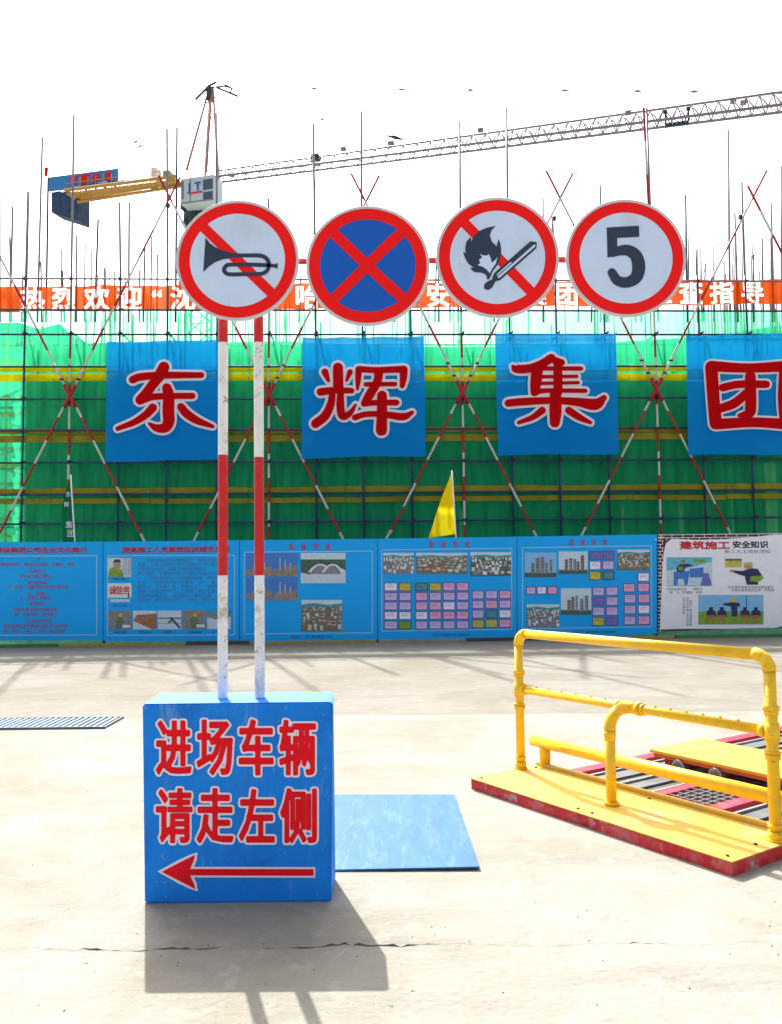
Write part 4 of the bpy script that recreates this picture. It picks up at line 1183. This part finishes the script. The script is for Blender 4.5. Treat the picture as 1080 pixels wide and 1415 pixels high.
# board 4
b = board(522.8, 713, 744.5, 741.5, 885, 883, 'blue board with three photos above many small lilac certificates')
border(b, 528, 760, 706, 872, -2.4)
line_text(b, '企 业 文 化', 591, 649, 752, 9, TRD, .03, 'title_text')
pic(b, 530, 764, 571, 793, 'aerialw', 7); pic(b, 574, 764, 645, 793, 'aerialt', 8); pic(b, 649, 763, 705, 796, 'aerial', 9)
grid(b, 531, 805, 2, 5, 19, 13.2, 17.5, 12, {(1, 0): 'yellow', (1, 4): 'lime'})
grid(b, 573, 805, 4, 5, 18.9, 13.2, 17.3, 12, {(0, 0): 'teal', (1, 0): 'yellow', (0, 1): 'pink', (2, 0): 'pink', (3, 0): 'pink'}, -.15)
grid(b, 651, 816, 3, 4, 18.7, 13.3, 17, 12, {(1, 2): 'teal', (0, 3): 'yellow', (1, 3): 'yellow', (2, 3): 'pink'}, -.25)
line_text(b, fill(20), 596, 648, 877, 3.6, TDK)
# board 5
b = board(714, 906.5, 741.5, 738.5, 883, 876, 'blue board with tower block photos and scattered small certificates')
border(b, 721, 757, 899, 869, -3)
line_text(b, '企 业 文 化', 785, 839, 749, 9, TRD, .03, 'title_text', dy=-.1)
pic(b, 724, 763.5, 768, 797.5, 'tower', 11); pic(b, 771, 762, 811, 793, 'tower_dusk', 12); pic(b, 852, 759.5, 897, 788, 'aerialt', 14)
grid(b, 813, 761, 2, 3, 18.2, 14, 16.6, 12.6, {(0, 2): 'yellow', (1, 2): 'teal', (0, 0): 'violet', (1, 0): 'violet'}, -.3)
grid(b, 726, 810.5, 3, 1, 14.8, 12, 13.6, 11, {(2, 0): 'pink', (1, 0): 'paper'}, -.2)
pic(b, 727, 835, 772, 867, 'aerialw', 16); pic(b, 774, 813, 816, 849.5, 'tower_dusk', 17)
grid(b, 817.5, 811, 2, 4, 18.8, 13.8, 17, 12.6, {(0, 3): 'yellow', (1, 3): 'violet', (0, 1): 'violet'}, -.3)
grid(b, 860, 806, 1, 1, 18, 14, 17, 12.6, {(0, 0): 'pink'}); grid(b, 880, 791, 1, 2, 18, 14.5, 16.6, 12.8)
grid(b, 861, 821, 2, 3, 19.4, 15, 17, 12.8, None, -.4)
line_text(b, fill(20), 790, 850, 873, 3.6, TDK)
# board 6: white safety poster with a brick border
b = board(907.5, 1096, 738.5, 736.5, 872.5, 867, 'white safety poster with brick border, cartoon workers and red heading', mt=PCOL['brick'])
mb = MB()                                                    # pale mortar lines of the printed brick edge
for k in range(27):
    yy = 742 + k * 4.85
    quad(mb, 908, yy, 917 - (k % 3), yy + .8, 'paper', D1)
    quad(mb, 911 + (k % 2) * 3, yy, 911.8 + (k % 2) * 3, yy + 4.6, 'paper', D1 - .0006)
for k in range(13):
    xx = 912 + k * 15; quad(mb, xx, 739.5 - k * .1, xx + .9, 743 - k * .1, 'paper', D1 - .001); quad(mb, xx - 7, 743.5 - k * .1, xx - 6.1, 747 - k * .1, 'paper', D1 - .001)
quad(mb, 908, 738.8, 1096, 739.6, 'paper', D1 - .0004, -2); quad(mb, 908, 743, 1096, 743.8, 'paper', D1 - .0014, -2)
mb.build('brick_print', PM, b)
mb = MB()
polyp(mb, [(911, 870), (912.5, 835), (914, 790), (916, 765), (919, 751), (927, 744.5), (960, 746), (1000, 745), (1040, 742), (1070, 738.5), (1094, 739), (1094, 862), (1070, 867.5), (1000, 869), (940, 869)], 'paper', D2)
mb.build('paper_field', PM, b)
for k in range(4):
    line_text(b, '建筑施工'[k], 938 + k * 17.5, 955.5 + k * 17.5, 753.5, 11.5, PCOL['red'], .03, 'title_character', d=D3)
    line_text(b, '安全知识'[k], 1011 + k * 12.5, 1023.5 + k * 12.5, 752.5, 10, PCOL['black'], .03, 'title_character', d=D3)
line_text(b, '新工人上岗前须知', 1000, 1064, 762, 5.4, PCOL['purple'], .012, 'subtitle_text', d=D3)
mb = MB()                                                    # worker at a desk by the machines
quad(mb, 920, 770, 983, 810, 'cyan', D3)
polyp(mb, [(920, 788), (945, 786), (983, 776), (983, 809), (920, 809)], 'haze', D3 - .001)
polyp(mb, [(952, 786), (971, 784), (971, 798), (952, 798)], 'sky2', D3 - .002); polyp(mb, [(971, 792), (978, 792), (983, 809), (967, 809)], 'violet', D3 - .003)
polyp(mb, [(930, 790), (952, 789), (949, 808), (945, 809), (944, 800), (936, 800), (935, 809), (930, 809)], 'sky2', D3 - .004)
polyp(mb, [(934, 784), (938, 780), (946, 779), (955, 780), (955, 782), (946, 784), (944, 790), (934, 790)], 'navy', D3 - .005)
quad(mb, 936, 783, 943, 788, 'lime', D3 - .006)
polyp(mb, [(940, 779), (940, 775), (946, 775), (946, 779)], 'skin', D3 - .006); polyp(mb, [(939.5, 776.5), (941, 774), (945, 774), (947, 776.5)], 'olive', D3 - .007)
quad(mb, 957, 772.5, 973, 776.5, 'lime', D3 - .002)
mb.build('picture', PM, b)
mb = MB()                                                    # foreman with a helmet
quad(mb, 1001, 772, 1024, 784, 'yellow', D3); quad(mb, 1001, 772, 1024, 775, 'olive', D3 - .001)
polyp(mb, [(1012, 788), (1025, 789), (1036, 785), (1046, 786), (1052, 795), (1051, 800), (1046, 803), (1047, 808), (1031, 808), (1028, 796), (1020, 794), (1011, 790)], 'navy', D3 - .002)
polyp(mb, [(1027, 785), (1028, 778), (1038, 778), (1039, 784), (1034, 787)], 'skin', D3 - .003); polyp(mb, [(1025, 781), (1029, 777), (1038, 777), (1040, 782), (1033, 780)], 'yellow', D3 - .004)
polyp(mb, [(1036, 797), (1050, 795), (1055, 798), (1048, 804), (1035, 803)], 'lime', D3 - .004)
polyp(mb, [(1007, 788), (1012, 787), (1013, 790), (1008, 791)], 'skin', D3 - .003)
mb.build('picture', PM, b)
mb = MB()                                                    # class with a lecturer and four listeners
quad(mb, 964, 822, 1054, 863, 'sky', D3); quad(mb, 964, 845, 1054, 863, 'lime', D3 - .001, -.6)
polyp(mb, [(998, 834), (1010, 832), (1021, 833), (1022, 838), (1018, 838), (1018, 852), (1010, 852), (1009, 838), (998, 836)], 'navy', D3 - .002)
polyp(mb, [(1009, 832), (1009, 826), (1016, 826), (1016, 832)], 'yellow', D3 - .003)
quad(mb, 1030, 823, 1031, 839, 'black', D3 - .002)
for k, x in enumerate((975, 990, 1022, 1037)):
    polyp(mb, [(x, 852), (x + 1, 844), (x + 6, 842), (x + 12, 844), (x + 14, 852)], 'navy', D3 - .004)
    polyp(mb, [(x + 4, 843), (x + 4, 839), (x + 9, 839), (x + 9, 843)], 'black', D3 - .005)
    quad(mb, x + 1, 850, x + 12, 854, 'brown', D3 - .006); quad(mb, x + 2, 854, x + 4, 860, 'orange', D3 - .006); quad(mb, x + 9, 854, x + 11, 860, 'orange', D3 - .006)
mb.build('picture', PM, b)
for (x0, x1, y) in ((921, 970, 814), (924, 974, 818.5), (1005, 1068, 811.5), (1009, 1069, 815.5)):
    line_text(b, fill(int((x1 - x0) / 4.4)), x0, x1, y, 3.9, PCOL['black'], .012, 'text_line', d=D3)
for k, x in enumerate((944, 949, 953.5)):
    for q in range((6, 10, 10)[k]):
        line_text(b, fill(1, False), x - 2, x + 2, 827 + q * 4, 3.6, PCOL['black'], .012, 'text_line', d=D3)

# timber and scraps along the foot of the boards
PLK = [mat('plank_' + n, c, .8, .25, 6) for n, c in (('green', (.06, .2, .07)), ('yellow', (.34, .26, .07)), ('brown', (.09, .06, .04)), ('pale', (.3, .27, .2)))]
for k, (x0, x1, kk, hgt) in enumerate(((-60, 80, 0, .07), (84, 255, 1, .06), (258, 345, 2, .08), (349, 520, 1, .06), (524, 640, 3, .06), (643, 770, 2, .07), (774, 930, 1, .06), (933, 1110, 0, .07))):
    a, _ = wl(x0, 885, -.5); c, _ = wl(x1, 885, -.5)
    j = rnd.uniform(-.04, .04)
    mb = MB(); mb.hexa([W(a, -.56 + j, .002), W(c, -.56 - j, .002), W(c, -.46 - j, .002), W(a, -.46 + j, .002), W(a, -.56 + j, hgt), W(c, -.56 - j, hgt), W(c, -.46 - j, hgt), W(a, -.46 + j, hgt)])
    names = ['green painted plank at the foot of the leftmost board', 'yellowed plank below the board with five small photos', 'dark brown plank behind the feet of the striped poles', 'yellowed plank below the board with the white hall photo', 'pale plank below the certificate board', 'dark brown plank below the left end of the tower block board', 'yellowed plank behind the top rail of the yellow railing', 'green painted plank below the white safety poster']
    tag(mb.build('timber_plank', PLK[kk]), names[k], 'plank', 'planks along the foot of the boards')

# ------------------------------------------------------------------ flags
def flag(name, outline_l, outline_r, mt, pole, label, chars=None):
    """cloth between a hanging free edge and the pole edge (image points at matching fractions)"""
    D = -.2
    t = thing(name, wp(pole[1][0], 770, D), label, 'flag')
    L = catmull([(x, y, 0) for x, y in outline_l], 5); R = catmull([(x, y, 0) for x, y in outline_r], 5)
    n = min(len(L), len(R)); m = 10; vs = []; fs = []
    for i in range(n):
        for j in range(m + 1):
            u = j / m; x = L[i][0] * (1 - u) + R[i][0] * u; y = L[i][1] * (1 - u) + R[i][1] * u
            vs.append(wp(x, y, D + .035 * math.sin(u * 4.2 + i * .12) * (1 - u) * (i / n)))
    for i in range(n - 1):
        for j in range(m):
            a = i * (m + 1) + j; fs.append((a, a + m + 1, a + m + 2, a + 1))
    build('cloth', vs, fs, mt, t, sm=[True] * len(fs))
    mb = MB(); a = wp(*pole[0], D); c = wp(*pole[1], D); e = a + (c - a) * ((a.z - .3) / (a.z - c.z))
    mb.tube([a, e], .016, 8); mb.build('flagpole', WHITEV, t)
    for (ch, x, y, w) in chars or []:
        s0, z0 = wl(x, y, D - .07); mb = MB(); em_mesh(mb, ch, .0, lambda p, q: W(p, D - .075, q), s0, z0, w * .0165, w * .0185); mb.build('character', WHITEV, t)
    return t
FY = sheet('yellow_flag_cloth', (.97, .68, .01), .0, (1, 1, 1), .5, .1, (1.5, 1.5, 1.5))
FG = sheet('green_flag_cloth', (.004, .13, .06), .0, (1, 1, 1), .2, .1, (1.5, 1.5, 1.5))
flag('pennant', [(622, 656), (614, 676), (603, 706), (597, 726), (590.5, 744)], [(624, 652), (625, 675), (626.5, 700), (627.5, 720), (628, 738)], FY, ((623.5, 650), (629, 740)), 'limp yellow flag on a thin white pole above the board edge')
flag('pennant', [(96, 662), (90, 682), (86, 705), (86, 728), (88, 752)], [(98, 659), (100, 685), (101.5, 708), (103, 730), (104, 752)], FG, ((98, 656), (104.5, 760)), 'limp green flag with white characters above the leftmost board', [('东', 95, 683, 7), ('辉', 92.5, 697, 7), ('集', 96, 725, 9.5), ('团', 98, 737, 9.5)])

# ------------------------------------------------------------------ tower crane
CY0 = 56.0
CYW = mat('crane_yellow_paint', (.62, .36, .08), .5, .15, 2)
CPK = mat('crane_glare_paled_red', (.55, .24, .22), .5, .15, 2)  # red washed pale; the bright sky's glare is put into the colour
CGR = mat('crane_grey_paint', (.27, .25, .31), .5, .15, 2)
CDK = mat('crane_dark_steel', (.03, .06, .08), .6, .3, 2)
CAB = mat('crane_cab_paint', (.62, .74, .8), .4, .08, 2)
CGL = mat('crane_cab_glass', (.06, .12, .16), .15, .2, 2)
CBL = mat('crane_sign_blue', (.04, .25, .62), .5, .06, 2)
CPALE = mat('crane_pale_line', (.86, .86, .88), .5, .02)
# the jib's line on plan: from the counterweights past the mast to the right, coming a little closer
zj = at(300, 244, CY0).z
def cy(px):                 # depth of the crane's long axis below pixel column px, at deck height zj
    lo = 244 + (133 - 244) * (px - 300) / 780.0 if px > 300 else 244 + (px - 300) * (-.117)
    r = ray(px, lo); k = (zj - CZ) / r.z
    return r.y * k, lo
def cpt(px, py):
    """point of the crane's own upright plane"""
    a = Vector((at(300, 244, CY0).x, CY0)); y1, lo1 = cy(1080); b3 = at(1080, lo1, y1); b = Vector((b3.x, y1))
    d = (b - a).normalized(); n = Vector((-d.y, d.x))
    r = ray(px, py); k = a.dot(n) / Vector((r.x, r.y)).dot(n)
    return Vector((r.x * k, r.y * k, r.z * k + CZ))
_a = cpt(300, 244); _b = cpt(1080, 133)
JD = Vector((_b.x - _a.x, _b.y - _a.y, 0)).normalized(); JN = Vector((-JD.y, JD.x, 0))
cr_base = Vector((cpt(254, 300).x, cpt(254, 300).y, 0))
cr = thing('tower_crane', cr_base, 'tall tower crane with long lattice jib and blue sign over the counterweights', 'crane')
mx, my = cr_base.x + JN.x * 2.3, cr_base.y + JN.y * 2.3
def cpart(name, mt, fn, parent=cr):
    mb = MB(); fn(mb); return mb.build(name, mt, parent)
zm = cpt(276, 288).z
# mast
def f(mb):
    h = .75
    for a in (-h, h):
        for c in (-h, h):
            mb.tube([(mx + a, my + c, 0), (mx + a, my + c, zm)], .085, 6)
    z = 0; k = 0
    cn = [(-h, -h), (h, -h), (h, h), (-h, h)]
    while z < zm - 1.2:
        for i in range(4):
            p, q = cn[i], cn[(i + 1) % 4]
            mb.tube([(mx + p[0], my + p[1], z), (mx + q[0], my + q[1], z + 1.3)], .045, 5); mb.tube([(mx + p[0], my + p[1], z + 1.3), (mx + q[0], my + q[1], z + 1.3)], .04, 5)
        z += 1.3
cpart('mast', CDK, f)
def f(mb): mb.tube([(mx, my, zm), (mx, my, zm + .8)], 1.15, 16); mb.box((mx, my, zm + 1.0), (2.0, 2.0, .4), (JD, JN, PZ))
cpart('turntable', CDK, f)
for k in range(5):
    def f(mb):
        p = Vector((mx, my, zm - .3)) + JD * (-.9 + .55 * k); mb.tube([p - JN * 1.0, p + JD * 1.3 + PZ * 1.0 - JN * 1.0], .06, 6)
    cpart('platform_bar', CDK, f)
# cab
cA = cpt(249, 283); cB = cpt(297, 240)
def f(mb):
    c = (cA + cB) / 2 + JN * .7; w = (cB - cA).dot(JD); mb.box(c, (w * .96, 1.4, (cB.z - cA.z) * .96), (JD, JN, PZ))
cab = cpart('cab', CAB, f)
cc = (cA + cB) / 2 - JN * .02; cw = (cB - cA).dot(JD); chh = cB.z - cA.z
for (u, v, w, h, m_) in ((.31, .13, .27, .38, CGL), (.31, -.3, .27, .3, CGL)):
    def f(mb): mb.box(cc + JD * u * cw + PZ * v * chh, (w * cw, .04, h * chh), (JD, JN, PZ))
    cpart('window', m_, f, cab)
def f(mb): mb.box(cc - JD * .2 * cw, (.02 * cw, .05, .9 * chh), (JD, JN, PZ)); mb.box(cc + JD * .0 * cw - PZ * .46 * chh, (.95 * cw, .05, .05 * chh), (JD, JN, PZ)); mb.box(cc - JD * .42 * cw + PZ * .05 * chh, (.06 * cw, .06, .7 * chh), (JD, JN, PZ))
cpart('trim', CGR, f, cab)
for k, (ch, mt_) in enumerate((('J', SIGNBLUE), ('T', SIGNBLUE))):
    def f(mb): em_mesh(mb, ch, .02, lambda a, b_: cc - JN * .06 + JD * a + PZ * b_, -.1 * cw + k * .5, .12 * chh, .8, .8)
    cpart('letter', mt_, f, cab)
def f(mb): mb.box(cc - JN * .03 - JD * .02 * cw - PZ * .12 * chh, (.35 * cw, .03, .05 * chh), (JD, JN, PZ))
cpart('red_stripe', SIGNRED, f, cab)
# tower head
tip = cpt(292, 122)
feet = [cpt(264, 241), cpt(278, 241), cpt(291, 243), cpt(297, 243)]
for k, p in enumerate(feet):
    def f(mb): mb.tube([p + JN * (.6 if k % 2 else -.6), tip + JD * (k - 1.5) * .1], [.1, .08], 6)
    cpart('head_leg', CPK, f)
for k in range(6):
    def f(mb):
        t_ = (k + 1) / 7; mb.tube([feet[0].lerp(tip, t_), feet[3].lerp(tip, t_)], .03, 5)
        mb.tube([feet[3].lerp(tip, t_), feet[2].lerp(tip, min(1, t_ + .12))], .03, 5)
    cpart('head_lacing', CPK, f)
def f(mb):
    mb.tube([cpt(270, 138), cpt(290, 118), cpt(299, 113.5)], .09, 6); mb.tube([cpt(290, 121), cpt(310, 119), cpt(322, 122)], .06, 6); mb.tube([cpt(300, 121), cpt(329, 133)], .08, 6)
    mb.tube([cpt(311, 117), cpt(321, 122), cpt(319, 128)], .07, 6); mb.box(cpt(290, 130), (.35, .4, .9), (JD, JN, PZ))
cpart('sheave_head', CDK, f)
def f(mb): mb.tube([cpt(278, 138), cpt(284, 142), cpt(316, 137), cpt(312, 133), cpt(282, 137)], .05, 5)
cpart('service_platform', CGR, f)
# counter jib
cj0, cj1 = cpt(250, 249), cpt(97, 268)
for dz, dn, r in ((0, -.6, .13), (0, .6, .13)):
    def f(mb): mb.tube([cj0 + JN * dn, cj1 + JN * dn], r, 6)
    cpart('counter_jib_beam', CYW, f)
def f(mb): mb.tube([cpt(250, 257), cpt(108, 279)], .12, 6); mb.box((cpt(250, 253) + cpt(100, 272)) / 2, ((cj0 - cj1).length, 1.1, .12), ((cj0 - cj1).normalized(), JN, PZ))
cpart('counter_jib_deck', CYW, f)
def f(mb):
    for k in range(14):
        a = cj0.lerp(cj1, k / 14); b_ = cpt(250, 257).lerp(cpt(108, 279), (k + 1) / 14); mb.tube([a - JN * .6, b_ - JN * .3], .04, 5)
        p = cj0.lerp(cj1, k / 14); mb.tube([p - JN * .6, p - JN * .6 + PZ * .8], .022, 5)
cpart('counter_jib_lacing', CYW, f)['kind'] = 'stuff'
def f(mb): mb.tube([cj0 - JN * .6 + PZ * .5, cj1 - JN * .6 + PZ * .5], .02, 5)
cpart('handrail', CYW, f)
for k in range(3):
    x0 = 69 + k * 12.5
    def f(mb):
        q = [cpt(x0, 292 + k * 4), cpt(x0 + 12, 295.5 + k * 4), cpt(x0 + 12, 262), cpt(x0, 264)]
        mb.poly([p + JN * .2 for p in q], 1.4, JN)
    cpart('counterweight', mat('dark_counterweight', (.04, .085, .17), .8, .25, 2), f)
for (x0, y0, x1, y1, m_) in ((212, 234, 221, 249, CPALE), (228, 239, 240, 248, mat('drab_winch', (.3, .33, .24), .6, .2, 3))):
    def f(mb): p = (cpt(x0, y1) + cpt(x1, y0)) / 2; mb.box(p, ((x1 - x0) * .045, .8, (y1 - y0) * .047), (JD, JN, PZ))
    cpart('winch_box', m_, f)
def f(mb):
    for k in range(4): mb.tube([cpt(113 + k * 14, 257 - k), cpt(122 + k * 14, 265 - k * 1.4)], .07, 5)
    mb.tube([cpt(113, 257), cpt(172, 250)], .09, 5)
cpart('sign_bracket', CDK, f)
q = [cpt(67, 264), cpt(163, 254), cpt(163, 232.5), cpt(67, 245)]
def f(mb): mb.poly([p for p in q], .12, JN)
csn = cpart('sign_panel', CBL, f)
for ch, x, w in (('东', 102, 14), ('辉', 118, 14), ('集', 133, 12), ('团', 150, 12)):
    p = cpt(x, 253 - (x - 67) * .11) - JN * .05
    def f(mb): em_mesh(mb, ch, .045, lambda a, b_: p + JD * a + PZ * b_, 0, 0, w * .05, w * .055)
    cpart('character', SIGNRED, f, csn)
def f(mb): mb.tube([cpt(64, 243), cpt(64.5, 232)], [.12, .16], 6)
cpart('tail_lamp', SIGNRED, f)
# jib: two lower chords and one upper chord with lacing
def jb(px, row):
    t_ = (px - 303) / 777.0
    bot = 249 + (151 - 249) * t_ - 6 * math.sin(math.pi * t_) * 0; top = 236 + (127 - 236) * t_
    c = cpt(px, bot)
    hgt = cpt(px, top).z - c.z
    return c, hgt
J = [303 + 777 * k / 44 * 1.07 for k in range(45)]
P0 = []; P1 = []; P2 = []
for px in J:
    c, hg = jb(px, 0)
    P0.append(c - JN * .55); P1.append(c + JN * .55 + PZ * .12); P2.append(c + PZ * hg)
for P_, r in ((P0, .085), (P1, .08), (P2, .065)):
    def f(mb): mb.tube([P_[0], P_[-1]], r, 6)
    cpart('jib_chord', CGR, f)
def f(mb):
    for k in range(len(J) - 1):
        mid = (P2[k] + P2[k + 1]) / 2
        for Pq in (P0, P1):
            mb.tube([Pq[k], mid], .045, 4); mb.tube([mid, Pq[k + 1]], .045, 4)
        mb.tube([P0[k], P1[k + 1]], .034, 4); mb.tube([P0[k], P1[k]], .036, 4)
cpart('jib_lacing', mat('crane_jib_lacing_paint', (.42, .34, .36), .5, .15, 2), f)['kind'] = 'stuff'
# trolley, hook block and small fittings
tc_ = cpt(934, 166)
def f(mb):
    mb.box(tc_ - PZ * .25, (1.35, .2, .2), (JD, JN, PZ))
    for a in (-.65, .65): mb.box(tc_ + JD * a + PZ * .1 - JN * .3, (.11, .1, .8), (JD, JN, PZ)); mb.box(tc_ + JD * a + PZ * .45 - JN * .3, (.24, .16, .16), (JD, JN, PZ))
    for k in range(5): mb.tube([tc_ + JD * (-.5 + .25 * k) - PZ * .3 - JN * .3, tc_ + JD * (-.5 + .25 * k) - PZ * .52 - JN * .3], .03, 5)
trl = cpart('trolley', CDK, f)
def f(mb): mb.tube([tc_ - PZ * .3, cpt(945, 250)], .012, 4)
cpart('hoist_rope', CPALE, f)
def f(mb): mb.box(cpt(437, 221), (.5, .6, .6), (JD, JN, PZ))
cpart('jib_motor', CDK, f)
for x, y in ((320, 240), (475, 204), (540, 196), (663, 178), (867, 154), (1012, 138), (1026, 140)):
    def f(mb): mb.box(cpt(x, y + 2), (.35, .3, .18), (JD, JN, PZ))
    cpart('jib_fitting', CGR, f)
# pendants: tie bars with the sky's glare put into their near-white colour, dark links
for pts, link in (([(318, 122), (1075, 127)], [(434, 122.5, 10), (554, 123.5, 10), (649, 124.5, 10), (779, 125, 10), (880, 126, 10), (958, 126.5, 11), (1076, 128, 16)]), ([(322, 125), (600, 203)], [(445, 164.5, 8), (545, 190, 24)]), ([(284, 120), (98, 256)], [(188, 196, 9), (194, 202, 9)])):
    a, b_ = cpt(*pts[0]), cpt(*pts[1])
    def f(mb): mb.tube([a, b_], .012, 4)
    cpart('pendant', CPALE, f)
    for x, y, w in link:
        dx = Vector((pts[1][0] - pts[0][0], pts[1][1] - pts[0][1])).normalized() * w / 2
        def f(mb): mb.tube([cpt(x - dx.x, y - dx.y), cpt(x, y), cpt(x + dx.x, y + dx.y)], [.03, .085 if w < 20 else .13, .03], 6)
        cpart('pendant_link', CGR if w < 20 else CDK, f)
